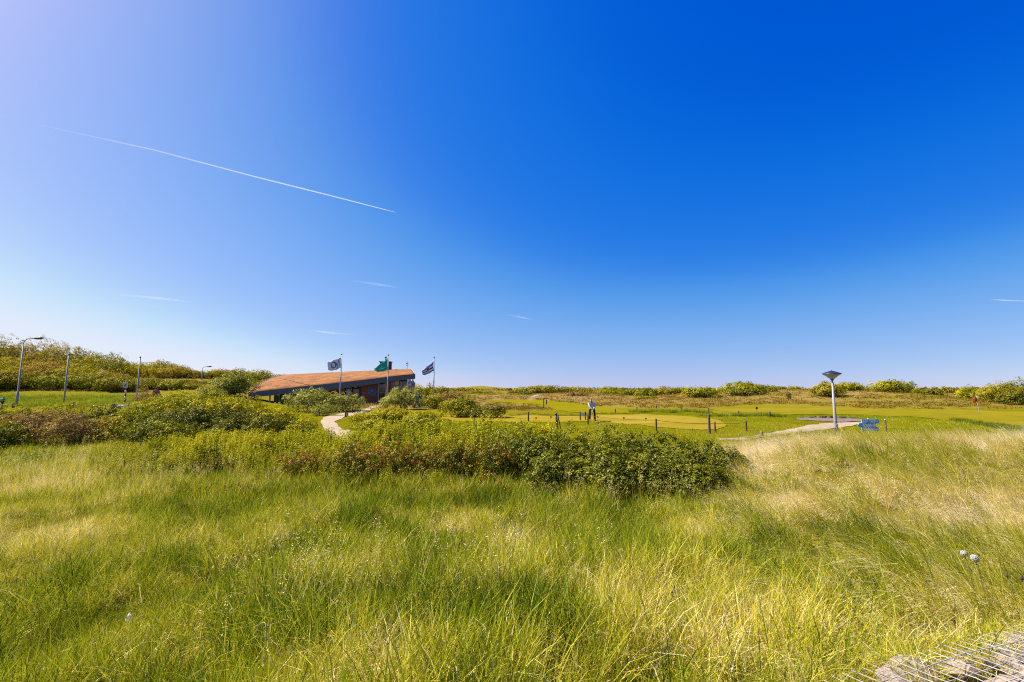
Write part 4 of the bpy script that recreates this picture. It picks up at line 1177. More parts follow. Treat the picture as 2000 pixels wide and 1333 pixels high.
# low gate by the path
g = ground(690, 812); r_ = empty('path_barrier', g, 'low wooden barrier with a hanging crosspiece beside the clubhouse path', 'barrier')
for (xa, ta, ba) in ((688.5, 795.5, 807), (704, 799, 817)):
    p0 = at(xa, ba, g.y); p1 = at(xa - 1, ta, g.y); mb = MB(); mb.tube([p0, p1], [.08, .065], 8); mb.build('post', W1, r_, True)
pa = at(690, 801.5, g.y); pb = at(703, 801, g.y)
mb = MB(); mb.box((pa + pb) / 2, (pb.x - pa.x, .07, .12)); mb.build('crossbar', W1, r_, bevel=.01)
pa = at(690, 804, g.y); pb = at(700, 806.5, g.y)
mb = MB(); mb.tube([at(689, 801.5, g.y), at(691, 806, g.y), at(696, 807.5, g.y), at(700.5, 805.5, g.y), at(702, 801, g.y)], .03, 6); mb.build('chain', M['darkmetal'], r_, True)
# low sandstone block between the stumps
g = ground(237, 796); r_ = empty('sandstone_block', g, 'low tan stone block under the striped post', 'block')
mb = MB(); mb.box(g + Vector((-.05, 0, .07)), (.95, .5, .26)); mb.build('block', M['cream'], r_, bevel=.06)

# ------------------------------------------------------------------ lamp post with mushroom hood
def park_lamp():
    Y = 26.0
    b = at(1633.2, 846, Y); g = Vector((b.x, Y, Hs(b.x, Y)))
    t = at(1627.5, 741, Y)
    root = empty('lamp_post', g, 'grey park lamp with a dark cone hood and pale lantern at the path', 'lamp')
    hz = t.z
    mb = MB(); mb.tube([(g.x, g.y, g.z - .1), (g.x, g.y, g.z + 1.0), (g.x, g.y, hz)], [.088, .082, .045], 16); mb.build('pole', M['galv'], root, True)
    mb = MB(); mb.lathe((g.x, g.y, g.z + .45), [(.108, 0), (.11, .01), (.11, .22), (.108, .23)], 16); mb.build('access_door', M['galv'], root, True)
    z0 = hz - .02
    mb = MB(); mb.lathe((g.x, g.y, z0), [(.06, 0), (.085, .03), (.30, .22), (.455, .315), (.455, .325)], 28); mb.build('lantern', M['lampglass'], root, True)
    mb = MB(); mb.lathe((g.x, g.y, z0 - .04), [(.07, 0), (.09, .05), (.09, .065)], 16); mb.build('collar', M['darkmetal'], root, True)
    mb = MB(); mb.lathe((g.x, g.y, z0 + .31), [(.47, 0), (.48, .02), (.44, .045), (.22, .135), (.08, .175), (.035, .19), (.03, .215), (.0, .22)], 28); mb.build('hood', M['navy'], root, True)
    for k in range(8):
        a = k * PI / 4 + .2
        mb = MB(); mb.tube([(g.x + .09 * math.cos(a), g.y + .09 * math.sin(a), z0 + .03), (g.x + .456 * math.cos(a), g.y + .456 * math.sin(a), z0 + .318)], .006, 4); mb.build('rib', M['galv'], root)
park_lamp()

# street lamps and bare poles on the left
def street_lamp(px0, base, px1, top, headpx, headrow, Y, lb, r0=.068):
    b = at(px0, base, Y); g = Vector((b.x, Y, Hs(b.x, Y)))
    root = empty('street_lamp', g, lb, 'street lamp', 'curved-arm street lamps')
    t = at(px1, top, Y); hd = at(headpx, headrow, Y)
    x = g.x
    zt = t.z
    hx = hd.x - t.x
    mb = MB(); mb.tube([(x, Y, g.z - .1), (x, Y, g.z + 1.2), (x, Y, g.z + 1.25), (x, Y, zt)], [r0 * 1.5, r0 * 1.5, r0 * 1.0, r0 * .62], 12); mb.build('pole', M['galv'], root, True)
    R0 = hd.z - zt
    pts = [(x + R0 * 1.1 * (1 - math.cos(a)), Y, zt + R0 * math.sin(a)) for a in [k * PI / 16 for k in range(8)]]
    pts.append((x + hx * .55, Y, hd.z)); 
    mb = MB(); mb.tube(pts, r0 * .5, 8); mb.build('arm', M['galv'], root, True)
    mb = MB(); mb.tube([(x + hx * .5, Y, hd.z), (x + hx * .62, Y, hd.z + .02), (x + hx * .8, Y, hd.z + .04), (x + hx, Y, hd.z + .03)], [.045, .10, .12, .05], 10); mb.build('lamp_head', M['darkmetal'], root, True)
    mb = MB(); mb.box((x + hx * .78, Y, hd.z - .07), (abs(hx) * .25, .12, .05)); mb.build('lamp_glass', M['lampglass'], root, bevel=.01)
street_lamp(32, 792, 46, 672, 85, 661.5, 42, 'tall grey street lamp with curved arm at the left edge of the picture')
street_lamp(391, 780, 393, 722, 411, 716.5, 78, 'small distant street lamp rising behind the bank trees', .08)
for px0, base, pt, top, lb in ((124.5, 788, 134.5, 694, 'bare grey pole in the verge, left one of two'), (266, 790, 275.5, 699, 'bare grey pole with dark cap behind the twiggy shrub, right one of two')):
    Y = 48; b = at(px0, base, Y); g = Vector((b.x, Y, Hs(b.x, Y))); r_ = empty('bare_pole', g, lb, 'pole', 'bare poles on the verge')
    t = at(pt, top, Y)
    mb = MB(); mb.tube([(g.x, Y, g.z - .1), (g.x, Y, g.z + 1.0), (g.x, Y, t.z)], [.085, .075, .055], 10); mb.build('pole', M['galv'], r_, True)
    mb = MB(); mb.lathe((g.x, Y, t.z), [(.07, 0), (.075, .02), (.075, .10), (.02, .13)], 10); mb.build('pole_cap', M['darkmetal'], r_, True)

# striped post with sign
def striped():
    Y = 47; g0 = at(243, 792, Y); g = Vector((g0.x, Y, Hs(g0.x, Y)))
    t = at(244.5, 757, Y)
    root = empty('striped_sign_post', g, 'red and white banded post carrying a small white pictogram sign', 'sign')
    n = 6; h = (t.z - g.z)
    for k in range(n):
        mb = MB(); mb.lathe((g.x, Y, g.z + h * k / n), [(.075, 0), (.075, h / n - .003)], 10)
        mb.build('band', M['red'] if k % 2 == 1 else M['white'], root, True)
    c = at(245, 752.6, Y - .1)
    mb = MB(); mb.box(c, (.50, .04, .52)); mb.build('panel', M['white'], root, bevel=.01)
    mb = MB()
    ring = [c + Vector((.09 * math.cos(a) + .0, -.03, .09 * math.sin(a) - .04)) for a in np.linspace(0, 2 * PI, 13)]
    mb.tube(ring, .02, 4)
    mb.tube([c + Vector((-.1, -.03, -.16)), c + Vector((.12, -.03, .18))], .02, 4)
    mb.lathe(tuple(c + Vector((.07, -.03, .12))), [(.03, 0), (.035, .03), (.01, .06)], 6)
    mb.build('pictogram', M['darkmetal'], root)
    mb = MB(); mb.box(c + Vector((0, .07, 0)), (.06, .10, .4)); mb.build('bracket', M['galv'], root)
striped()
# short striped bollard by the walker
g = ground(323.5, 789); r_ = empty('marker_bollard', g, 'short white and red bollard right of the walking person', 'bollard')
hh = at(323.5, 775, g.y).z - g.z
mb = MB(); mb.lathe(tuple(g), [(.09, 0), (.09, hh * .35)], 10); mb.build('red_band', M['red'], r_, True)
mb = MB(); mb.lathe(tuple(g + Vector((0, 0, hh * .352))), [(.088, 0), (.085, hh * .6), (.05, hh * .65)], 10); mb.build('white_band', M['white'], r_, True)

# ------------------------------------------------------------------ blue direction signs
def blue_signs():
    Y = 19.0
    c = at(1699, 833, Y)
    gz = Hs(c.x, Y)
    root = empty('direction_sign', (c.x, Y, gz), 'three blue direction boards with white lettering on one post behind the marram', 'sign')
    mb = MB(); t = at(1699, 817.5, Y); mb.tube([(c.x, Y + .06, gz - .1), (c.x, Y + .06, t.z)], .035, 10); mb.build('post', M['galv'], root, True)
    for (x0, y0, x1, y1, txt, tx, arrow, yy) in ((1682, 819.3, 1717.5, 827.3, 'Hole 1/10', 1696, 1, 0), (1675, 826.8, 1711, 835, 'Clubhuis', 1697, -1, -.02), (1683, 834.5, 1717.5, 843, 'Parking', 1695, 1, -.01)):
        a = at(x0, y0, Y + yy); b = at(x1, y1, Y + yy)
        wd, hg = b.x - a.x, a.z - b.z
        cx, cz = (a.x + b.x) / 2, (a.z + b.z) / 2
        notch = .05
        L0, R0_ = -wd / 2, wd / 2
        if arrow > 0: poly = [(L0, -hg / 2), (R0_ - notch, -hg / 2), (R0_, 0), (R0_ - notch, hg / 2), (L0, hg / 2)]
        else: poly = [(L0 + notch, -hg / 2), (R0_, -hg / 2), (R0_, hg / 2), (L0 + notch, hg / 2), (L0, 0)]
        mb = MB(); mb.prism([Vector((cx + p[0], Y + yy - .012, cz + p[1])) for p in poly], (0, .024, 0)); bd = mb.build('board', M['signedge'], root)
        mb = MB(); mb.prism([Vector((cx + p[0] * .975, Y + yy - .016, cz + p[1] * .88)) for p in poly], (0, .003, 0)); mb.build('panel', M['signblue'], bd)
        fc = bpy.data.curves.new('lettering', 'FONT'); fc.body = txt; fc.size = hg * .86; fc.align_x = 'CENTER'; fc.align_y = 'CENTER'; fc.extrude = .0015; fc.offset = .006
        tmp = bpy.data.objects.new('lettering_curve', fc); COL.objects.link(tmp)
        bpy.context.view_layer.update()
        lm = bpy.data.meshes.new_from_object(tmp.evaluated_get(bpy.context.evaluated_depsgraph_get()))
        bpy.data.objects.remove(tmp)
        lm.materials.clear(); lm.materials.append(M['signwhite'])
        fo = bpy.data.objects.new('lettering', lm); COL.objects.link(fo)
        fo.location = (at(tx, 830, Y).x, Y + yy - .020, cz); fo.rotation_euler = (PI / 2, 0, 0)
        mi = par_inv(bd); fo.parent = bd; fo.matrix_parent_inverse = mi
        s = arrow; ax = cx + s * (wd / 2 - .12)
        mb = MB(); y_ = Y + yy - .021
        mb.box((ax - s * .03, y_, cz), (.12, .004, .014))
        mb.prism([Vector((ax + s * .06, y_, cz)), Vector((ax + s * .005, y_, cz + .035)), Vector((ax + s * .005, y_, cz - .035))], (0, .004, 0))
        mb.build('arrow', M['signwhite'], bd)
blue_signs()

# ------------------------------------------------------------------ clubhouse
def clubhouse():
    YF = 66.0
    org = at(650, 790, YF); org.z = Hs(org.x, YF)
    root = empty('clubhouse', org, 'low clubhouse with sweeping orange sedum roof, slate blue fascia and maroon walls', 'building')
    # front edge of roof (top of fascia) and bottom of fascia, in pixels
    fx = [486, 520, 560, 600, 640, 680, 720, 760, 790, 810]
    ft = [767.3, 763, 758.5, 754.3, 750.2, 745.8, 741, 736, 732.6, 731]
    fb = [776, 773.5, 769.5, 766, 762.5, 757.5, 752, 746.3, 742.3, 740]
    YE = YF - 1.3
    # roof surface: from the front edge back to the ridge
    ridge_px = [556, 590, 640, 700, 750, 790, 797]
    nx, ny = 60, 10
    def fr(u):
        px = 486 + (810 - 486) * u
        return at(px, np.interp(px, fx, ft), YE)
    def bk(u):
        px = 557 + (797 - 557) * u
        return at(px, np.interp(px, [557, 600, 660, 720, 770, 797], [732.2, 730, 727, 724.7, 723.3, 724]), YE + 11)
    V = []
    for i in range(nx + 1):
        u = i / nx
        a = fr(u); b = bk(u)
        for j in range(ny + 1):
            v = j / ny
            p = a.lerp(b, v); p.z += .55 * math.sin(PI * v) * (1 - .2 * u) + .03 * math.sin(i * 2.3 + j * 3.1) * (0 < j < ny)
            V.append(p)
    Q = [(i * (ny + 1) + j, (i + 1) * (ny + 1) + j, (i + 1) * (ny + 1) + j + 1, i * (ny + 1) + j + 1) for i in range(nx) for j in range(ny)]
    mb = MB(); mb.add(V, Q); rf = mb.build('roof', M['sedum'], root, True)
    s = rf.modifiers.new('thickness', 'SOLIDIFY'); s.thickness = .22; s.offset = -1
    # dark drainage seam across the left part of the roof
    mb = MB(); sp = []
    for k in range(12):
        u = .11 + .25 * k / 11
        a = fr(u); b = bk(u); v = .42 * (1 - k / 11) + .02
        p = a.lerp(b, v); p.z += .55 * math.sin(PI * v) * (1 - .2 * u) + .03
        sp.append(p)
    mb.tube(sp, .06, 6); mb.build('drain_seam', M['bark'], rf, True)
    # pale edge trims on the left and right ends
    for u, nm in ((0, 'roof_trim'), (1, 'roof_trim')):
        a = fr(u); b = bk(u); sp = []
        for k in range(12):
            v = k / 11; p = a.lerp(b, v); p.z += .55 * math.sin(PI * v) * (1 - .2 * u) + .02; sp.append(p)
        mb = MB(); mb.tube(sp, .05, 6); mb.build(nm, M['frame'], rf, True)
    # fascia
    mb = MB()
    vs = []
    for px, t, b in zip(fx, ft, fb):
        p = at(px, t, YE - .06); q = at(px, b, YE - .06)
        vs += [p, q, p + Vector((0, .10, 0)), q + Vector((0, .10, 0))]
    fs = []
    for i in range(len(fx) - 1):
        o = i * 4
        fs += [(o, o + 1, o + 5, o + 4), (o + 2, o + 6, o + 7, o + 3), (o, o + 4, o + 6, o + 2), (o + 1, o + 3, o + 7, o + 5)]
    fs += [(0, 2, 3, 1), (len(vs) - 4, len(vs) - 3, len(vs) - 1, len(vs) - 2)]
    mb.add(vs, fs); mb.build('fascia', M['fascia'], root)
    # right end fascia and left end fascia
    for px, t, b, side, bpx, bt in ((810, 731, 740, 1, 797, 724), (486, 767.3, 776, -1, 557, 732.2)):
        p = at(px, t, YE); q = at(px, b, YE); p2 = at(bpx, bt, YE + 11); q2 = p2 - Vector((0, 0, .62))
        mb = MB(); mb.prism([p, q, q2, p2], (side * .08, 0, 0)); mb.build('end_fascia', M['fascia'], root)
    # soffit
    mb = MB(); vs = []
    for px, b in zip(fx, fb):
        q = at(px, b - .4, YE + .05); vs += [q, q + Vector((q.x * 3.5 / q.y - .1, 3.5, .15))]
    mb.add(vs, [(2 * i, 2 * i + 2, 2 * i + 3, 2 * i + 1) for i in range(len(fx) - 1)]); so = mb.build('soffit', M['brickred'], root)
    s = so.modifiers.new('thickness', 'SOLIDIFY'); s.thickness = .06
    gz = org.z - .3
    def wall(x0, x1, y=YF, mat='cladding', name='wall', th=.25):
        top0 = at(x0, np.interp(x0, fx, fb) - 1.5, y).z; top1 = at(x1, np.interp(x1, fx, fb) - 1.5, y).z
        a = at(x0, 780, y); b = at(x1, 780, y)
        mb = MB(); mb.prism([Vector((a.x, y, gz)), Vector((b.x, y, gz)), Vector((b.x, y, top1)), Vector((a.x, y, top0))], (0, th, 0)); return mb.build(name, M[mat], root)
    wall(592, 674); wall(702, 739.6); wall(752.8, 765)
    # interior dark back wall behind windows, side wall right
    wall(546, 795, YF + 5, 'brickred', 'rear_wall')
    c = at(794.5, 745, YF)
    mb = MB(); mb.box((c.x - .1, YF + 2.6, (gz + c.z) / 2 + .1), (.2, 4.8, c.z - gz)); mb.build('side_wall', M['cladding'], root)
    mb = MB(); c = at(592, 768, YF); mb.box((c.x, YF + 2.6, (gz + c.z) / 2), (.2, 4.8, c.z - gz)); mb.build('side_wall', M['cladding'], root)
    # window / door builder
    def opening(name, x0, y0, x1, y1, glass, frame='frame', muls=(), tran=(), fw=.09, yy=YF - .02, kind='window'):
        a = at(x0, y0, yy); b = at(x1, y1, yy)
        wd, hg = b.x - a.x, a.z - b.z; cx, cz = (a.x + b.x) / 2, (a.z + b.z) / 2
        mb = MB(); mb.box((cx, yy + .10, cz), (wd - .02, .03, hg - .02)); w_ = mb.build(kind, M[glass], root)
        mb = MB()
        mb.box((a.x, yy, cz), (fw, .12, hg + fw)); mb.box((b.x, yy, cz), (fw, .12, hg + fw))
        mb.box((cx, yy + .003, a.z), (wd - fw, .12, fw)); mb.box((cx, yy + .003, b.z), (wd - fw, .12, fw))
        for m in muls: q = at(m, y0, yy); mb.box((q.x, yy + .01, cz), (fw * .7, .10, hg - fw))
        for t in tran: q = at(x0, t, yy); mb.box((cx, yy + .015, q.z), (wd - fw, .10, fw * .7))
        mb.build('frame', M[frame], w_)
        return w_
    opening('w', 740.2, 745.6, 752.3, 784.5, 'glass', muls=(), tran=(755.5, 766.5))
    opening('w', 766, 746.6, 794, 790, 'glass', muls=(784.6,), tran=(), fw=.10)
    opening('w', 766, 741.8, 794, 745.8, 'glass', muls=(776, 785), tran=(), fw=.06, frame='fascia')
    opening('w', 674.3, 752.5, 703, 758, 'glass', muls=(685.5, 691.5, 697.5), tran=(), fw=.07)
    opening('w', 674.5, 759, 685.3, 789, 'greenglass', frame='brickred', fw=.12, kind='door')
    d = opening('w', 686.5, 759, 702.5, 789, 'greenglass', frame='brickred', fw=.30, kind='door')
    opening('w', 536, 772.5, 546, 792, 'greenglass', frame='frame', muls=(541,), fw=.08)
    opening('w', 548, 771.5, 560, 792, 'greenglass', frame='brickred', fw=.10)
    opening('w', 563, 770.5, 590, 792, 'glass', frame='brickred', muls=(572, 581), fw=.10)
    # white posts carrying the roof
    for px, t in ((527.3, 773), (806.5, 741)):
        q = at(px, t, YE + .4)
        mb = MB(); mb.box((q.x, YE + .4, (q.z + gz) / 2), (.16, .16, q.z - gz)); mb.build('roof_post', M['frame'], root)
    mb = MB(); q = at(686, 755, YF - .3); mb.box((q.x, YF - .3, (q.z + gz) / 2 + .2), (.10, .10, q.z - gz + 1.1)); mb.build('downpipe', M['frame'], root)
    # round blue logo on a pale square panel
    c = at(727, 765.3, YF - .04); mb = MB(); mb.box(c, (1.15, .04, .85)); pn = mb.build('logo_panel', mat_simple('grey_panel', (.16, .17, .19), .6), root)
    c = at(727, 763.3, YF - .08)
    mb = MB(); mb.prism([c + Vector((.50 * math.cos(a), 0, .50 * math.sin(a))) for a in np.linspace(0, 2 * PI, 29)[:-1]], (0, .03, 0)); mb.build('logo_disc', mat_simple('logo_blue', (.0, .07, .34), .35, var=.3, scale=3), pn)
    mb = MB(); mb.prism([c + Vector((-.08 + .2 * math.cos(a), -.01, -.02 + .13 * math.sin(a))) for a in np.linspace(0, 2 * PI, 17)[:-1]], (0, .008, 0)); mb.build('logo_mark', mat_simple('logo_light', (.04, .30, .55), .35), pn)
    # pale panels behind the transoms, wall lamps
    for x0, y0, x1, y1 in ((692, 750, 697, 757.5), (772, 743, 779, 752)):
        a = at(x0, y0, YF - .1); b = at(x1, y1, YF - .1); mb = MB(); mb.box((a + b) / 2, (b.x - a.x, .03, a.z - b.z)); mb.build('pale_notice', M['cream'], root)
    for px, py in ((755, 747.5), (661.5, 759.5)):
        q = at(px, py, YF - .15); mb = MB(); mb.lathe(tuple(q), [(.02, -.12), (.08, -.1), (.09, .08), (.03, .13)], 10); mb.build('wall_lamp', M['lampglass'], root, True)
    # chimney block with pipe
    a = at(742, 707.5, YE + 7); b = at(761, 724.5, YE + 7)
    ch_ = None
    mb = MB(); mb.box(((a.x + b.x) / 2, YE + 7.6, (a.z + b.z) / 2 - .4), (b.x - a.x, 1.2, a.z - b.z + .8)); ch_ = mb.build('chimney', mat_simple('chimney_brown', (.075, .03, .025), .8), root)
    mb = MB(); mb.box(((a.x + b.x) / 2, YE + 7.6, a.z + .05), (b.x - a.x + .25, 1.45, .10)); mb.build('chimney_cap', M['darkmetal'], ch_)
    q = at(751.5, 698, YE + 7); mb = MB(); mb.tube([(q.x, YE + 7.6, a.z), (q.x, YE + 7.6, q.z)], .11, 10); mb.lathe((q.x, YE + 7.6, q.z - .02), [(.16, 0), (.17, .1), (.1, .16)], 10); mb.build('flue', M['darkmetal'], ch_, True)
    # weather mast
    q0 = at(795, 724.5, YE + 8); q1 = at(795.5, 707, YE + 8)
    mb = MB(); mb.tube([q0 - Vector((0, 0, .4)), q1], .035, 6)
    for r_, hw in ((710.5, .22), (714.5, .22)):
        q = at(795.3, r_, YE + 8); mb.tube([q - Vector((hw, 0, 0)), q + Vector((hw, 0, 0))], .022, 5)
    q = at(793.8, 710.2, YE + 8); mb.lathe(tuple(q), [(.02, -.08), (.09, -.03), (.09, .03), (.02, .08)], 8)
    mb.build('weather_mast', M['darkmetal'], root)
clubhouse()

# hanging signs at the clubhouse corner
def corner_signs():
    Y = 64.2
    a = at(795.5, 741, Y); b = at(802.5, 753.5, Y)
    r_ = empty('banner_sign', ((a.x + b.x) / 2, Y, Hs(a.x, Y)), 'white banner sign with a blue figure at the clubhouse corner', 'sign')
    mb = MB(); mb.box((a + b) / 2, (b.x - a.x, .05, a.z - b.z)); pn = mb.build('panel', M['white'], r_)
    c = (a + b) / 2 + Vector((.02, -.04, 0))
    mb = MB(); mb.prism([c + Vector(p) for p in ((-.12, 0, -.30), (.05, 0, -.25), (.16, 0, .1), (.22, 0, .34), (.0, 0, .16), (-.1, 0, .02))], (0, .01, 0)); mb.build('emblem', mat_simple('banner_blue', (.06, .14, .42), .5), r_)
    for dx in (-.18, .22):
        mb = MB(); mb.tube([(c.x + dx, Y + .05, Hs(c.x, Y) - .1), (c.x + dx, Y + .05, a.z)], .03, 6); mb.build('post', M['frame'], r_)
    a = at(803.3, 747.3, Y - .3); b = at(811.2, 755.6, Y - .3)
    r_ = empty('hanging_sign', ((a.x + b.x) / 2, Y - .3, Hs(a.x, Y)), 'square grey sign with a dark Y mark hanging under the roof corner', 'sign')
    mb = MB(); mb.box((a + b) / 2, (b.x - a.x, .06, a.z - b.z)); mb.build('panel', mat_simple('sign_grey', (.22, .24, .33), .5), r_, bevel=.01)
    c = (a + b) / 2 + Vector((0, -.045, 0))
    mb = MB(); mb.box(c + Vector((0, 0, -.08)), (.04, .01, .16)); 
    for s in (-1, 1): mb.box(c + Vector((s * .05, -.001, .06)), (.03, .01, .15), M=Matrix.Rotation(s * .6, 3, 'Y'))
    mb.build('mark', M['navy'], r_)
    q = at(807.2, 741, Y - .3); mb = MB(); mb.tube([(q.x, Y - .3, a.z), (q.x, Y - .3, q.z)], .03, 6); mb.build('hanger', M['darkmetal'], r_)
    for px in (798.5, 808):
        pass
corner_signs()

# utility cabinet, red machine, white bench
def bits():
    g = ground(817, 787); g.y = 60; a = at(812, 764.5, 60); b = at(822.5, 787, 60); gz = Hs(a.x, 60)
    r_ = empty('utility_cabinet', ((a.x + b.x) / 2, 60, gz), 'tall grey-green utility cabinet right of the clubhouse', 'cabinet')
    h = a.z - gz
    mb = MB(); mb.box(((a.x + b.x) / 2, 60.25, gz + h / 2), (b.x - a.x, .5, h)); mb.build('body', M['cabinet'], r_, bevel=.02)
    mb = MB(); mb.box(((a.x + b.x) / 2, 60.25, gz + h + .04), (b.x - a.x + .08, .6, .07)); mb.build('lid', M['cabinet'], r_, bevel=.01)
    mb = MB(); mb.box((a.x + (b.x - a.x) * .78, 59.985, gz + h * .52), ((b.x - a.x) * .36, .03, h * .86)); mb.build('door', mat_simple('cabinet_dark', (.09, .11, .11), .5), r_, bevel=.005)
    g = ground(811, 797.5); Y = g.y
    r_ = empty('red_machine', g, 'small red maintenance machine with a pale front behind the mound', 'machine')
    a = at(806, 790.5, Y); b = at(813, 797, Y)
    mb = MB(); mb.box((a + b) / 2, (b.x - a.x, .5, a.z - b.z)); mb.build('body', M['red'], r_, bevel=.03)
    a2 = at(812.5, 791.5, Y - .1); b2 = at(816.5, 796.5, Y - .1)
    mb = MB(); mb.box((a2 + b2) / 2, (b2.x - a2.x, .4, a2.z - b2.z)); mb.build('hopper', M['lampglass'], r_, bevel=.02)
    for px in (807.5, 814.5):
        q = at(px, 797, Y - .25); mb = MB(); mb.tube([q + Vector((0, -.04, 0)), q + Vector((0, .04, 0))], .11, 12); mb.build('wheel', M['darkmetal'], r_, True)
    mb = MB(); mb.tube([at(808, 791, Y), at(811.5, 785, Y), at(814, 785, Y)], .02, 6); mb.tube([at(813, 791, Y), at(815.5, 786, Y)], .02, 6); mb.build('handle', M['galv'], r_, True)
    Y = 61; a = at(790, 782, Y); b = at(809, 785, Y); gz = Hs(a.x, Y)
    r_ = empty('white_table', ((a.x + b.x) / 2, Y, gz), 'long low white table partly hidden by the silvery shrub', 'table')
    mb = MB(); mb.box(((a.x + b.x) / 2, Y, a.z), (b.x - a.x, .6, .07)); mb.build('tabletop', M['white'], r_, bevel=.01)
    for xx in (a.x + .1, b.x - .1):
        mb = MB(); mb.box((xx, Y, (a.z + gz) / 2), (.06, .5, a.z - gz)); mb.build('leg', M['white'], r_)
    # red box behind the left roof end
    Y = 68; a = at(497, 779, Y); b = at(502, 787, Y)
    r_ = empty('red_bin', ((a.x + b.x) / 2, Y, Hs(a.x, Y)), 'dark red bin in the shade under the left roof end', 'bin')
    mb = MB(); mb.box(((a.x + b.x) / 2, Y, Hs(a.x, Y) + .5), (b.x - a.x, .4, 1.0)); mb.build('body', M['red'], r_, bevel=.02)
    mb = MB(); mb.box(((a.x + b.x) / 2, Y, Hs(a.x, Y) + 1.03), (b.x - a.x + .05, .45, .06)); mb.build('lid', M['red'], r_, bevel=.01)
bits()

# ------------------------------------------------------------------ flags
def flag_mat(name, kind):
    m, nt, out = newmat(name)
    p = nt.nodes.new('ShaderNodeBsdfPrincipled'); p.inputs['Roughness'].default_value = .8
    tr_ = nt.nodes.new('ShaderNodeBsdfTranslucent'); mxs = nt.nodes.new('ShaderNodeMixShader'); mxs.inputs[0].default_value = .3
    au = nt.nodes.new('ShaderNodeAttribute'); au.attribute_name = 'fu'; av = nt.nodes.new('ShaderNodeAttribute'); av.attribute_name = 'fv'
    U, Vv = au.outputs['Fac'], av.outputs['Fac']
    def mth(op, a, b=None, c=None):
        n = nt.nodes.new('ShaderNodeMath'); n.operation = op
        for i, q in enumerate((a, b, c)):
            if q is None: continue
            if isinstance(q, (int, float)): n.inputs[i].default_value = q
            else: nt.links.new(q, n.inputs[i])
        return n.outputs[0]
    def mixc(f, a, b):
        n = nt.nodes.new('ShaderNodeMixRGB')
        nt.links.new(f, n.inputs[0])
        for i, q in ((1, a), (2, b)):
            if isinstance(q, tuple): n.inputs[i].default_value = (*q, 1)
            else: nt.links.new(q, n.inputs[i])
        return n.outputs[0]
    def ell(cu, cv, ru, rv):
        a = mth('DIVIDE', mth('SUBTRACT', U, cu), ru); b = mth('DIVIDE', mth('SUBTRACT', Vv, cv), rv)
        return mth('LESS_THAN', mth('ADD', mth('MULTIPLY', a, a), mth('MULTIPLY', b, b)), 1.0)
    if kind == 'wave':      # blue and white wavy bands with a red and yellow crest
        w_ = mth('MULTIPLY_ADD', mth('SINE', mth('MULTIPLY', U, 14.0)), .035, Vv)
        st = mth('GREATER_THAN', mth('FRACT', mth('MULTIPLY', w_, 3.0)), .5)
        col = mixc(st, (.06, .09, .26), (.70, .72, .85))
        col = mixc(ell(.5, .5, .14, .24), col, (.45, .30, .12)); col = mixc(ell(.5, .52, .10, .16), col, (.42, .05, .04))
    elif kind == 'teal':
        col = mixc(ell(.45, .35, .28, .03), (.0, .36, .27), (.45, .70, .64))
        col = mixc(ell(.45, .55, .10, .05), col, (.15, .42, .36))
    else:                   # grey flag with dark swirl and olive strokes
        a = mth('SUBTRACT', ell(.55, .5, .26, .32).node.outputs[0], ell(.58, .5, .16, .2))
        col = mixc(mth('MAXIMUM', a, 0.0), (.62, .66, .74), (.12, .15, .22))
        st = mth('LESS_THAN', mth('ABSOLUTE', mth('SUBTRACT', mth('MULTIPLY_ADD', Vv, .15, U), .30)), .03)
        col = mixc(st, col, (.14, .17, .09))
        st = mth('LESS_THAN', mth('ABSOLUTE', mth('SUBTRACT', mth('MULTIPLY_ADD', Vv, .1, U), .16)), .018)
        col = mixc(st, col, (.22, .25, .12))
        col = mixc(ell(.62, .45, .05, .10), col, (.18, .20, .10))
    nt.links.new(col, p.inputs['Base Color']); nt.links.new(col, tr_.inputs[0])
    nt.links.new(p.outputs[0], mxs.inputs[1]); nt.links.new(tr_.outputs[0], mxs.inputs[2]); nt.links.new(mxs.outputs[0], out.inputs[0])
    return m
def flagpole(label, pxb, pxt, top, Y, corners, kind):
    b = at(pxb, 788, Y); g = Vector((b.x, Y, Hs(b.x, Y)))
    t = at(pxt, top, Y)
    root = empty('flagpole', g, label, 'flagpole', 'flagpoles before the clubhouse')
    mb = MB(); mb.tube([(g.x, Y, g.z - .1), (g.x, Y, g.z + 2), (g.x, Y, t.z)], [.085, .08, .05], 12); mb.build('pole', M['galv'], root, True)
    mb = MB(); mb.lathe((g.x, Y, t.z - .02), [(.06, 0), (.12, .03), (.12, .07), (.05, .10)], 12); mb.build('finial', M['darkmetal'], root, True)
    # cloth: corners A (top at pole) B (bottom at pole) C (bottom fly) D (top fly)
    A, B, C_, D = [at(px, py, Y) for px, py in corners]
    A.x = g.x - .06; B.x = g.x - .06
    nu, nv = 24, 12
    V = []; fu = []; fv = []
    for j in range(nv + 1):
        for i in range(nu + 1):
            u, v = i / nu, j / nv
            p = (A.lerp(D, u)).lerp(B.lerp(C_, u), v)
            p.y += .16 * math.sin(u * 9 + v * 2.2) * u ** .5
            p.z += -.10 * math.sin(PI * u) * (.6 + v * .6) + .03 * math.sin(u * 14)
            V.append(p); fu.append(u); fv.append(1 - v)
    Q = [(j * (nu + 1) + i, j * (nu + 1) + i + 1, (j + 1) * (nu + 1) + i + 1, (j + 1) * (nu + 1) + i) for j in range(nv) for i in range(nu)]
    fl = np_mesh('flag', np.array([list(p) for p in V]), np.array(Q), flag_mat('flag_' + kind, kind), {'fu': np.array(fu), 'fv': np.array(fv)}, smooth=True)
    tag(fl, {'grey': 'grey patterned flag with dark swirl blowing left from the left pole', 'teal': 'teal green flag folded to a triangle on the middle pole', 'wave': 'blue and white banded flag with red crest on the right pole'}[kind], 'flag')
    s = fl.modifiers.new('thickness', 'SOLIDIFY'); s.thickness = .008
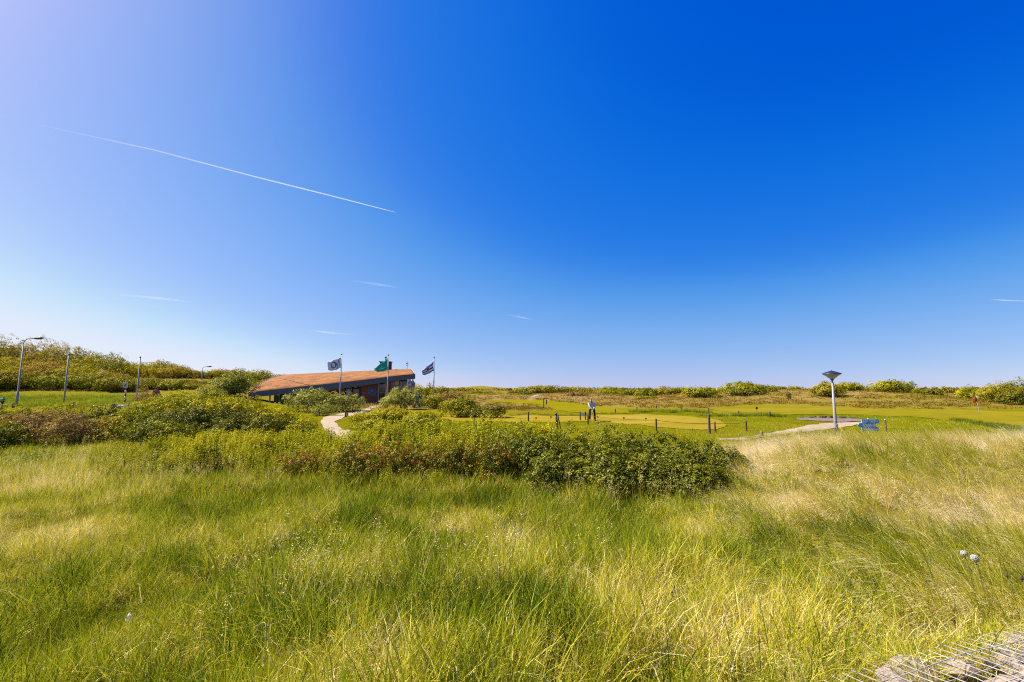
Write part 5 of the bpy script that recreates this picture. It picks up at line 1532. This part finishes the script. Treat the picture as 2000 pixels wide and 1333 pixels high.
flagpole('grey flagpole left of the clubhouse doors, carrying the grey patterned flag', 663.5, 667.3, 692.5, 57, [(666.3, 697.5), (664.6, 719), (642, 724), (639, 707)], 'grey')
flagpole('whitish flagpole before the narrow window, carrying the teal flag', 756, 757.5, 694, 57, [(757, 699.5), (757, 723.5), (733, 725.5), (729, 721)], 'teal')
flagpole('grey flagpole standing free right of the clubhouse, carrying the blue banded flag', 846.5, 847.6, 698.5, 58, [(847.2, 704), (846.3, 724.5), (826, 733), (823, 724)], 'wave')

# ------------------------------------------------------------------ people
def skin_obj(name, verts, edges, radii, mat, parent, sub=2):
    me = bpy.data.meshes.new(name); me.from_pydata([tuple(v) for v in verts], edges, [])
    me.materials.append(mat)
    o = bpy.data.objects.new(name, me); COL.objects.link(o)
    o.modifiers.new('skin', 'SKIN').use_smooth_shade = True
    for i, r in enumerate(radii):
        sv = me.skin_vertices[0].data[i]; sv.radius = (r, r) if not hasattr(r, '__len__') else r
        sv.use_root = (i == 0)
    s = o.modifiers.new('subsurf', 'SUBSURF'); s.levels = sub; s.render_levels = sub
    o.parent = parent
    return o
def head_mesh(name, c, r, mat, parent, fwd=(0, -1, 0), tilt=0):
    mb = MB(); mb.local = True
    n, m = 14, 10; vs = []
    f = Vector(fwd).normalized()
    rot = Vector((0, -1, 0)).rotation_difference(f).to_matrix()
    for j in range(m + 1):
        th = PI * j / m
        for i in range(n):
            ph = 2 * PI * i / n
            p = Vector((math.sin(th) * math.sin(ph) * r * .78, -math.sin(th) * math.cos(ph) * r * .95, math.cos(th) * r * 1.18))
            if p.y < -r * .6 and abs(p.x) < r * .25 and abs(p.z + .1 * r) < r * .25: p.y -= r * .22        # nose
            if p.y < -r * .5 and .12 * r < p.z < .4 * r and abs(p.x) > .15 * r: p.y += r * .06                # eye sockets
            if p.z < -.5 * r: p.x *= .85
            vs.append(rot @ p + Vector(c))
    fs = [(j * n + i, j * n + (i + 1) % n, (j + 1) * n + (i + 1) % n, (j + 1) * n + i) for j in range(m) for i in range(n)]
    mb.add(vs, fs)
    return mb.build(name, mat, parent, True)

def golfer():
    g = ground(1156, 823)
    hpx = 40.0 / F * g.y        # bent height in metres
    S = hpx / 1.52
    root = empty('person', g, 'golfer in white shirt and dark trousers bent over a putt on the practice green', 'person')
    root.scale = (S, S, S)
    hip = Vector((.03, .05, .92)); chest = Vector((.0, -.12, 1.28)); neck = Vector((-.03, -.20, 1.38)); hd = Vector((-.09, -.30, 1.45))
    Lh, Rh = Vector((-.13, .04, .88)), Vector((.17, .04, .88))
    Lk, Rk = Vector((-.15, -.02, .48)), Vector((.21, -.02, .48))
    La, Ra = Vector((-.15, .05, .09)), Vector((.24, .04, .08))
    Ls, Rs = Vector((-.22, -.13, 1.30)), Vector((.22, -.10, 1.32))
    Le, Re = Vector((-.17, -.27, 1.02)), Vector((.20, -.25, 1.04))
    Lw, Rw = Vector((.01, -.40, .82)), Vector((.05, -.39, .87))
    # continuous body
    v = [hip, chest, neck, hd + Vector((.03, .04, -.04)), Lh, Lk, La, La + Vector((-.03, -.17, -.05)), Rh, Rk, Ra, Ra + Vector((.05, -.17, -.04)), Ls, Le, Lw, Rs, Re, Rw]
    e = [(0, 1), (1, 2), (2, 3), (0, 4), (4, 5), (5, 6), (6, 7), (0, 8), (8, 9), (9, 10), (10, 11), (1, 12), (12, 13), (13, 14), (1, 15), (15, 16), (16, 17)]
    r = [.13, .15, .055, .06, .085, .058, .042, .035, .085, .058, .042, .035, .055, .042, .03, .055, .042, .03]
    skin_obj('body', v, e, r, M['skin'], root)
    # clothes
    skin_obj('trousers', [hip, hip + Vector((-.0, -.02, .06)), Lh, Lk, La + Vector((0, 0, .0)), Rh, Rk, Ra], [(0, 1), (0, 2), (2, 3), (3, 4), (0, 5), (5, 6), (6, 7)], [.155, .15, .105, .085, .075, .105, .085, .075], M['trousers'], root)
    skin_obj('shirt', [hip + Vector((0, -.02, .08)), (hip + chest) / 2, chest, neck - Vector((0, 0, .03)), Ls, Le, Lw + Vector((-.01, .03, .04)), Rs, Re, Rw + Vector((.01, .03, .04))], [(0, 1), (1, 2), (2, 3), (2, 4), (4, 5), (5, 6), (2, 7), (7, 8), (8, 9)],
             [.15, .165, .175, .075, .085, .064, .045, .085, .064, .045], M['shirt'], root)
    f = Vector((-.05, -.75, -.66))
    head_mesh('head', hd, .105, M['skin'], root, f)
    hh = head_mesh('hair', hd + Vector((.015, .035, .035)), .108, M['hair'], root, f); 
    for a, s in ((La, -1), (Ra, 1)):
        mb = MB(); mb.local = True
        mb.tube([a + Vector((0, .06, -.045)), a + Vector((s * .01, -.04, -.04)), a + Vector((s * .03, -.18, -.055))], [.045, .052, .035], 8); mb.build('shoe', M['trousers'], root, True)
    # hands: palm and five curled fingers each round the grip
    for wv, s, dz_ in ((Lw, -1, 0), (Rw, 1, .07)):
        mb = MB(); mb.local = True
        c = Vector((.03, -.43, .80 + dz_ * .8 - .02))
        mb.tube([wv, c + Vector((s * .03, .02, 0))], [.03, .038], 8)
        for k in range(4):
            b = c + Vector((s * .035, -.005, .03 - .02 * k)); ln = (.9, 1, .95, .78)[k]
            mb.tube([b, b + Vector((-s * .01, -.04 * ln, -.004)), b + Vector((-s * .045 * ln, -.045, -.006)), b + Vector((-s * .06 * ln, -.015, -.006))], [.0105, .01, .0095, .007], 6)
        mb.tube([c + Vector((s * .02, .01, .03)), c + Vector((0, -.02, .0)), c + Vector((-s * .01, -.025, -.045))], [.012, .011, .008], 6)
        mb.build('hand', M['skin'], root, True)
    # putter and ball
    cl = empty('golf_putter', g, 'thin putter held by the golfer, its head behind the ball', 'golf club')
    cl.scale = (S, S, S)
    mb = MB(); mb.local = True; mb.tube([(.03, -.42, .92), (.04, -.44, .68)], [.014, .012], 8); mb.build('grip', M['darkmetal'], cl, True)
    mb = MB(); mb.local = True; mb.tube([(.04, -.44, .68), (.06, -.50, .05)], .006, 6); mb.build('shaft', M['galv'], cl, True)
    mb = MB(); mb.local = True; mb.box((.06, -.52, .025), (.03, .12, .03)); mb.build('club_head', M['darkmetal'], cl, bevel=.004)
    mb = MB(); p = g + Vector((-.02, -.58, 0)) * S; p.z = Hs(p.x, p.y) + .05
    mb.lathe(tuple(p), [(.004, -.021), (.015, -.015), (.021, 0), (.015, .015), (.004, .021)], 10); o = mb.build('golf_ball', M['white'], None, True); tag(o, 'white golf ball in front of the putter head', 'golf ball')
golfer()

def walker(px, top, Y, label, sh, tr_, pack=None, facing=(0.5, .8, 0), hair='hair', legs=True):
    t = at(px, top, Y); gz = Hs(t.x, Y)
    S = (t.z - gz) / 1.75
    root = empty('person', (t.x, Y, gz), label, 'person'); root.scale = (S, S, S)
    hip = Vector((0, 0, .95)); chest = Vector((0, .03, 1.32)); neck = Vector((0, .04, 1.48)); hd = Vector((0, .06, 1.62))
    Lk, Rk = Vector((-.13, .16, .52)), Vector((.12, -.05, .50)); La, Ra = Vector((-.13, .10, .09)), Vector((.14, -.30, .12))
    Ls, Rs = Vector((-.20, .02, 1.40)), Vector((.20, .02, 1.40)); Le, Re = Vector((-.27, -.10, 1.12)), Vector((.27, .10, 1.12)); Lw, Rw = Vector((-.26, .03, .90)), Vector((.26, .26, .95))
    v = [hip, chest, neck, hd - Vector((0, 0, .06)), hip + Vector((-.1, 0, -.04)), Lk, La, La + Vector((0, .17, -.05)), hip + Vector((.1, 0, -.04)), Rk, Ra, Ra + Vector((0, .17, -.06)), Ls, Le, Lw, Lw + Vector((0, .05, -.1)), Rs, Re, Rw, Rw + Vector((0, .08, -.07))]
    e = [(0, 1), (1, 2), (2, 3), (0, 4), (4, 5), (5, 6), (6, 7), (0, 8), (8, 9), (9, 10), (10, 11), (1, 12), (12, 13), (13, 14), (14, 15), (1, 16), (16, 17), (17, 18), (18, 19)]
    skin_obj('body', v, e, [.13, .14, .055, .06, .085, .06, .042, .035, .085, .06, .042, .035, .05, .04, .03, .03, .05, .04, .03, .03], M['skin'], root)
    skin_obj('shirt', [hip + Vector((0, 0, .05)), chest, neck - Vector((0, 0, .05)), Ls, Le, Rs, Re], [(0, 1), (1, 2), (1, 3), (3, 4), (1, 5), (5, 6)], [.155, .175, .08, .085, .065, .085, .065], M[sh], root)
    skin_obj('trousers', [hip, hip + Vector((-.1, 0, -.05)), Lk, hip + Vector((.1, 0, -.05)), Rk], [(0, 1), (1, 2), (0, 3), (3, 4)], [.16, .11, .09, .11, .09], M[tr_], root)
    head_mesh('head', hd, .105, M['skin'], root, facing); head_mesh('hair', hd + Vector((0, 0, .03)) - Vector(facing).normalized() * .03, .11, M[hair], root, facing)
    if pack:
        mb = MB(); mb.local = True; mb.box((.03, -.22, 1.24), (.30, .18, .46)); mb.build('backpack', M[pack], root, bevel=.05)
    rz = 0
    return root
w1 = walker(306, 756.5, 45, 'person in a blue shirt with a maroon backpack walking away behind the shrubs', 'blueshirt', 'beige', 'maroon')
w2 = walker(6, 774.5, 41, 'person in a teal jacket at the far left edge, mostly hidden by shrubs', 'teal', 'trousers', None, (.3, -1, 0), 'beige')

# ------------------------------------------------------------------ stone basket at the bottom right
def gabion():
    top = 1.15
    def gp(a, d, z): return Vector((GA[0] + gd[0] * a + gn[0] * d, GA[1] + gd[1] * a + gn[1] * d, z))
    root = empty('stone_basket', gp(2, -.5, .6), 'wire basket filled with pinkish grey stones along the grass edge', 'gabion')
    rs = random.Random(4)
    protos = []
    for k in range(10):
        bm_v, bm_f = [], []
        import bmesh
        bm = bmesh.new(); bmesh.ops.create_icosphere(bm, subdivisions=2, radius=1)
        ph = [rs.uniform(0, 6.28) for _ in range(6)]
        cuts = [(Vector((rs.gauss(0, 1), rs.gauss(0, 1), rs.gauss(0, 1))).normalized(), rs.uniform(.55, .8)) for _ in range(7)]
        for vv in bm.verts:
            c = vv.co.copy()
            for nrm, d in cuts:
                s = c.dot(nrm)
                if s > d: c -= nrm * (s - d)
            c *= 1 + .09 * math.sin(c.x * 4 + ph[0]) + .08 * math.sin(c.y * 5 + ph[1]) + .06 * math.sin(c.z * 6 + ph[2])
            vv.co = c
        me = bpy.data.meshes.new('stone'); bm.to_mesh(me); bm.free(); me.materials.append(M['stone'])
        protos.append(me)
    a = -.35; i = 0
    inv = par_inv(root)
    rows = [(-.08, .15), (-.30, .16), (-.52, .16), (-.60, .17), (-.85, .17), (-1.1, .17)]
    for d0, st in rows:
        a = -.25 + rs.uniform(0, .1)
        while a < 4.6:
            r = rs.uniform(.085, .19)
            for lay in range(2):
                o = bpy.data.objects.new('stone', protos[rs.randrange(10)]); COL.objects.link(o)
                o.location = gp(a + rs.uniform(-.02, .02) + lay * .1, d0 + rs.uniform(-.07, .05) - lay * .08, top - r * .42 - .05 - lay * .13 - rs.uniform(0, .05))
                o.rotation_euler = (rs.uniform(0, 6.28), rs.uniform(0, 6.28), rs.uniform(0, 6.28))
                o.scale = (r * rs.uniform(.9, 1.25), r * rs.uniform(.8, 1.05), r * rs.uniform(.5, .75))
                if lay == 0: o.rotation_euler = (rs.uniform(-.5, .5), rs.uniform(-.5, .5), rs.uniform(0, 6.28))
                o.parent = root; o.matrix_parent_inverse = inv
            a += r * rs.uniform(1.7, 2.3)
    # wires: the set across the basket every 5 cm, the set along it every 10 cm
    a = -.3
    while a < 4.2:
        w1_, w2_ = rs.uniform(-.01, .01), rs.uniform(-.012, .012)
        mb = MB(); mb.tube([gp(a, .0, top - .03), gp(a + w1_, -.3, top + .004 + rs.uniform(-.008, .01)), gp(a, -.6, top + rs.uniform(-.01, .012)), gp(a + w2_, -1.3, top)], .0024, 6)
        mb.build('wire', M['wire'], root, True); a += .075
    for k in range(13):
        d = -.03 - .105 * k
        if k == 0: continue
        mb = MB(); mb.tube([gp(-.3 + .45 * s, d + rs.uniform(-.006, .006), top - .006 + rs.uniform(-.012, .008)) for s in range(11)], .0024, 6)
        mb.build('wire', M['wire'], root, True)
    for k in range(0):
        mb = MB(); mb.tube([gp(-.3, .035, top - .1 - .12 * k), gp(4.2, .035, top - .1 - .12 * k)], .0026, 6); mb.build('wire', M['wire'], root, True)
gabion()

# ------------------------------------------------------------------ dandelion clocks, buds, litter
def dandelion(px, py, Y, r, lb, head=True):
    c = at(px, py, Y); gz = Hs(c.x + .03, Y)
    root = empty('dandelion', (c.x + .05, Y, gz), lb, 'flower', 'dandelions near the stone basket')
    mb = MB(); mb.tube([(c.x + .06, Y, gz), (c.x + .045, Y, gz + (c.z - gz) * .5), (c.x, Y, c.z)], [.004, .0035, .003], 6); mb.build('stem', M['stalk'], root, True)
    if head:
        mb = MB(); mb.lathe(tuple(c), [(.002, -.006), (.006, 0), (.002, .006)], 8); mb.build('core', M['bark'], root, True)
        n = 260
        d = rng.normal(0, 1, (n, 3)); d /= np.linalg.norm(d, axis=1, keepdims=True)
        V, Q = leafset(np.array(c) + d * r * rng.uniform(.8, 1, (n, 1)), d, np.full(n, r * .42), asp=.6)
        V2, Q2 = leafset(np.array(c) + d * r * .5, np.cross(d, rng.normal(0, 1, (n, 3))), np.full(n, r * .9), asp=.05)
        Vm, Qm, tm = merge([(V, Q, np.zeros(len(V))), (V2, Q2, np.zeros(len(V2)))])
        np_mesh('seed_head', Vm, Qm, M['fluff'], {}, parent=root)
    else:
        mb = MB(); mb.lathe(tuple(c), [(.004, -.012), (.011, -.008), (.010, .006), (.006, .016), (.002, .02)], 10); mb.build('bud', M['hair'], root, True)
dandelion(1883, 1081, 3.65, .024, 'white dandelion clock, the left one of the pair')
dandelion(1903.5, 1091, 3.55, .028, 'white dandelion clock, the right and larger one of the pair')
dandelion(1967, 1125, 3.4, .012, 'withered brown dandelion bud left of its twin at the right edge', False)
dandelion(1995, 1130, 3.3, .012, 'withered brown dandelion bud on a red stalk at the right picture edge', False)
dandelion(240, 1219, 2.6, .01, 'tiny closed bud standing beside the paper scrap at lower left', False) if False else None

def litter(px, py, lb, w_, h_, name='paper_scrap', up=.16, mat='litter'):
    g = ground(px, py + 12); Y = g.y
    c = at(px, py, Y)
    vs = []; n = 5
    for j in range(n):
        for i in range(n):
            u, v = i / (n - 1) - .5, j / (n - 1) - .5
            vs.append((c.x + u * w_, Y + v * w_ * .7, c.z + v * h_ + .012 * math.sin(i * 2.1 + j * 1.3)))
    mb = MB(); mb.add(vs, [(j * n + i, j * n + i + 1, (j + 1) * n + i + 1, (j + 1) * n + i) for j in range(n - 1) for i in range(n - 1)])
    o = mb.build(name, M[mat], None, True); s = o.modifiers.new('thickness', 'SOLIDIFY'); s.thickness = .003
    tag(o, lb, 'litter')
litter(1050, 1107, 'crumpled white scrap lying in the grass right of centre', .10, .05)
litter(737, 1122, 'pale crumpled scrap half buried in dry grass at centre', .09, .025, mat='cream')
litter(251, 1208, 'small cream paper scrap standing in the grass at lower left', .05, .07)

# a few tall dry seed stalks and bent blades that stand out singly
def stalk(pts, Y, lb, rad=.0035):
    p = [at(px, py, Y + .05 * i) for i, (px, py) in enumerate(pts)]
    mb = MB(); sm = []
    p = [Vector((p[0].x, p[0].y, Hs(p[0].x, p[0].y)))] + p
    for i in range(len(p) - 1):
        for s in range(5):
            t = s / 5; a, b, c, d = p[max(i - 1, 0)], p[i], p[i + 1], p[min(i + 2, len(p) - 1)]
            sm.append(.5 * ((2 * b) + (c - a) * t + (2 * a - 5 * b + 4 * c - d) * t * t + (3 * b - a - 3 * c + d) * t ** 3))
    sm.append(p[-1])
    mb.tube(sm, [rad * (1 - .75 * i / len(sm)) for i in range(len(sm))], 5)
    o = mb.build('dry_stalk', mat_straw, None, True); tag(o, lb, 'grass stalk', 'long bent straw stalks in the meadow')
mat_straw = mat_simple('straw', (.58, .47, .25), .7)
stalk([(1335, 1215), (1300, 1185), (1250, 1155), (1205, 1141), (1160, 1138)], 3.6, 'long pale stalk bending left above the straw tuft')
stalk([(1345, 1180), (1310, 1150), (1270, 1130), (1235, 1118), (1222, 1121)], 3.8, 'second pale stalk arching above the first near the straw tuft')
stalk([(985, 1325), (900, 1300), (880, 1255), (868, 1215)], 2.7, 'upright pale stalk at the bottom, right of centre left')
stalk([(1780, 1285), (1810, 1255), (1850, 1215), (1895, 1185)], 2.9, 'thick straw stalk leaning right towards the dandelions')
stalk([(520, 1225), (505, 1222), (500, 1240)], 2.8, 'small hooked pale blade at the lower left of centre')

# ------------------------------------------------------------------ sky marks: contrail and thin cloud streaks (real, very far away)
def mat_cloud(name, dens, along=None, scale=(1, 1, 1), glow=.0):
    m, nt, out = newmat(name)
    d = nt.nodes.new('ShaderNodeBsdfDiffuse'); d.inputs[0].default_value = (.95, .95, .95, 1)
    t = nt.nodes.new('ShaderNodeBsdfTranslucent'); t.inputs[0].default_value = (.95, .95, .95, 1)
    ad = nt.nodes.new('ShaderNodeMixShader'); ad.inputs[0].default_value = .5
    nt.links.new(d.outputs[0], ad.inputs[1]); nt.links.new(t.outputs[0], ad.inputs[2])
    tp = nt.nodes.new('ShaderNodeBsdfTransparent'); mx = nt.nodes.new('ShaderNodeMixShader')
    a = nt.nodes.new('ShaderNodeAttribute'); a.attribute_name = 'dens'
    ml = nt.nodes.new('ShaderNodeMath'); ml.operation = 'MULTIPLY'; ml.inputs[1].default_value = dens if along is None else along; nt.links.new(a.outputs['Fac'], ml.inputs[0])
    nt.links.new(ml.outputs[0], mx.inputs[0]); nt.links.new(tp.outputs[0], mx.inputs[1]); nt.links.new(ad.outputs[0], mx.inputs[2])
    nt.links.new(mx.outputs[0], out.inputs[0]); return m
CL = mat_cloud('ice_cloud', 1.0)
def streak(name, pts, Y, halfw, dens, label, cat, n=60, soft=True):
    """pts: pixels along the streak; a flattened lens-shaped body"""
    P_ = [at(px, py, Y) for px, py in pts]
    k = len(P_) - 1
    V = []; D = []; m = 10
    for i in range(n + 1):
        t = i / n * k; j = min(int(t), k - 1); f = t - j
        c = P_[j].lerp(P_[j + 1], f)
        ax = (P_[j + 1] - P_[j]).normalized(); up = ax.cross(Vector((0, 1, 0))).normalized(); dep = Vector((0, 1, 0))
        u = i / n
        hw = np.interp(u, [q[0] for q in halfw], [q[1] for q in halfw]) / F * Y
        dn = np.interp(u, [q[0] for q in dens], [q[1] for q in dens])
        for s in range(m):
            a = 2 * PI * s / m
            V.append(c + up * math.cos(a) * hw + dep * math.sin(a) * hw)
            D.append(dn * (1 if not soft else max(0, 1 - abs(math.cos(a))) ** .8))
    Q = [(i * m + s, i * m + (s + 1) % m, (i + 1) * m + (s + 1) % m, (i + 1) * m + s) for i in range(n) for s in range(m)]
    o = np_mesh(name, np.array([list(p) for p in V]), np.array(Q), CL, {'dens': np.array(D)}, smooth=True)
    tag(o, label, cat)
    return o
streak('contrail', [(-60, 211), (0, 226), (130, 256), (300, 293), (500, 346), (640, 381), (772, 415)], 20000, [(0, 1.3), (.5, 1.5), (.8, 1.4), (.97, .9), (1, .4)], [(0, .0), (.25, .02), (.38, .14), (.55, .42), (.7, .7), (1, .75)], 'thin white aircraft contrail slanting down across the left sky', 'contrail')
streak('cloud_streak', [(210, 575), (260, 578), (330, 585), (390, 592)], 22000, [(0, .5), (.3, 1.8), (.6, 2.4), (1, .5)], [(0, 0), (.25, .12), (.6, .28), (1, 0)], 'faint white cloud streak low in the left sky', 'cloud')
streak('cloud_streak', [(670, 546), (740, 556), (790, 564)], 22000, [(0, .5), (.5, 2.6), (1, .5)], [(0, 0), (.5, .16), (1, 0)], 'very faint streak of cloud above the middle flagpole', 'cloud')
streak('cloud_streak', [(600, 645), (640, 650), (700, 655)], 22000, [(0, .8), (.5, 1.8), (1, .5)], [(0, 0), (.4, .35), (1, 0)], 'faint cloud streak above the clubhouse roof', 'cloud')
streak('cloud_streak', [(985, 614), (1048, 626)], 22000, [(0, .5), (.5, 1.2), (1, .4)], [(0, 0), (.6, .32), (1, 0)], 'short faint cloud streak low in the middle of the sky', 'cloud')
streak('cloud_streak', [(1930, 585), (1960, 587), (2030, 589)], 22000, [(0, .5), (.5, 1.6), (1, .4)], [(0, 0), (.5, .35), (1, .1)], 'faint cloud streak at the right picture edge', 'cloud')

# distant masts on the horizon
for px, top, base, Y, lb, kd in ((942.5, 757, 761, 900, 'tiny dark lighthouse tower on the far left dune horizon', 3.2 * .4), (1014.8, 757, 761.5, 900, 'tiny thin mast on the middle dune horizon', .5), (1232, 753, 759, 700, 'hair-thin mast on the horizon right of the golfer', .25)):
    b = at(px, base, Y); t = at(px, top, Y); gz = Hs(b.x, Y)
    r_ = empty('far_tower', (b.x, Y, gz), lb, 'tower')
    mb = MB(); mb.tube([(b.x, Y, gz - 1), (b.x, Y, t.z - .5)], [kd * 1.2, kd], 10); mb.build('shaft', M['darkmetal'], r_, True)
    mb = MB(); mb.lathe((b.x, Y, t.z - .5), [(kd * 1.3, 0), (kd * 1.3, kd * .8), (kd * .3, kd * 1.5)], 10); mb.build('tower_cap', M['darkmetal'], r_, True)

# grass growing over the path edges and through the stone basket
tufts('long_grass', [(1450 + 11 * k, 858 - 1.0 * k + .6 * math.sin(k * 2.1)) for k in range(20)], 'loose grass fringe along the near edge of the sand path', 7, .25, .35, .75, patch=.25)
def basket_grass():
    pts = []
    for k in range(34):
        a = random.uniform(.1, 4.0); d = -abs(random.gauss(.02, .16))
        pts.append((GA[0] + gd[0] * a + gn[0] * d, GA[1] + gd[1] * a + gn[1] * d, .86))
    a = np.array(pts); m = len(a)
    scatter('weeds', a, np.stack([rng.normal(0, .25, m), rng.normal(0, .25, m), rng.uniform(0, 6.28, m)], -1), rng.uniform(.75, 1.1, m), rng.integers(0, 7, m), .4 + .15 * rng.normal(0, 1, m), cwd, 'thin weeds growing up through the wire basket', M['grass'])
cwd = clump_set('weed_clump', lambda i: blades(9, .06, .2, .45, .0045, .5, 1.0, None, .05, .2), 7, M['grass'])
basket_grass()

# thin seed stalks standing above the dry grass
def c_seed(i):
    V, Q, t = blades(7, .12, .5, .8, .0035, .15, .25, None, .35, .1)
    tops = V.reshape(7, 8, 3)[:, 6:8].mean(1)
    c = np.repeat(tops, 14, 0) + rng.normal(0, 1, (98, 3)) * [.012, .012, .05]
    V2, Q2 = leafset(c, rng.normal(0, 1, (98, 3)), rng.uniform(.010, .022, 98), asp=.4)
    return merge([(V, Q, t), (V2, Q2, np.repeat(rng.normal(.42, .1, 98), 4))])
csd = clump_set('seed_clump', c_seed, 6, M['grass'])
def seed_field():
    P = []
    for px, py, sx, sy, n in ((120, 930, 3.0, 2.6, 170), (320, 960, 2.0, 1.5, 60), (1250, 1000, 2.5, .8, 40), (1600, 1000, 1.6, 1.4, 14), (800, 1200, 1.5, .6, 24), (1850, 930, 2.2, 2.0, 12)):
        g = ground(px, py)
        P += [(g.x + random.gauss(0, sx) * .6, g.y + random.gauss(0, sy) * .6) for _ in range(n)]
    a = np.array([p for p in P if p[1] > 1.9 and gab_dist(p[0], p[1]) > .2]); m = len(a)
    scatter('seed_stalks', np.concatenate([a, H(a[:, 0], a[:, 1])[:, None]], 1), np.stack([rng.normal(0, .12, m), rng.normal(0, .12, m), rng.uniform(0, 6.28, m)], -1), rng.uniform(.7, 1.15, m),
            rng.integers(0, 6, m), .35 + .08 * rng.normal(0, 1, m), csd, 'thin dry seed stalks standing above the meadow grass', M['grass'])
seed_field()

tufts('long_grass', [(570 + 17 * k, 962 + 22 * math.exp(-((k - 38) / 14) ** 2) + 3 * math.sin(k * 1.7)) for k in range(52)], 'tall grass growing up into the foot of the hedge', 6, .34, .6, 1.6, patch=.25)
def edge_thatch():
    pts = []
    for k in range(150):
        a = random.uniform(-.2, 4.2); d = random.uniform(-.10, .14) + .05 * math.sin(a * 5)
        pts.append((GA[0] + gd[0] * a + gn[0] * d, GA[1] + gd[1] * a + gn[1] * d, 1.0 + random.uniform(-.04, .03)))
    a = np.array(pts); m = len(a)
    scatter('thatch', a, np.stack([rng.normal(.15, .3, m), rng.normal(0, .3, m), rng.uniform(0, 6.28, m)], -1), rng.uniform(.45, .85, m), rng.integers(0, 7, m), .42 + .15 * rng.normal(0, 1, m), ct, 'dry thatch hanging over the edge of the stone basket', M['grass'])
edge_thatch()

def meadow_grass():
    m = 2600
    px = rng.uniform(-60, 500, m); Yd = rng.uniform(41, 62, m); X = (px - 1000) / F * Yd
    scatter('meadow_grass', np.stack([X, Yd, H(X, Yd)], -1), np.stack([rng.normal(0, .1, m), rng.normal(0, .1, m), rng.uniform(0, 6.28, m)], -1), rng.uniform(.6, 1.5, m), rng.integers(0, 6, m),
            .20 + .12 * vnoise(X, Yd, 4, 201) + .10 * vnoise(X, Yd, 1.2, 203), cw, 'unmown meadow grass between the bank and the verge', M['grass'])
meadow_grass()
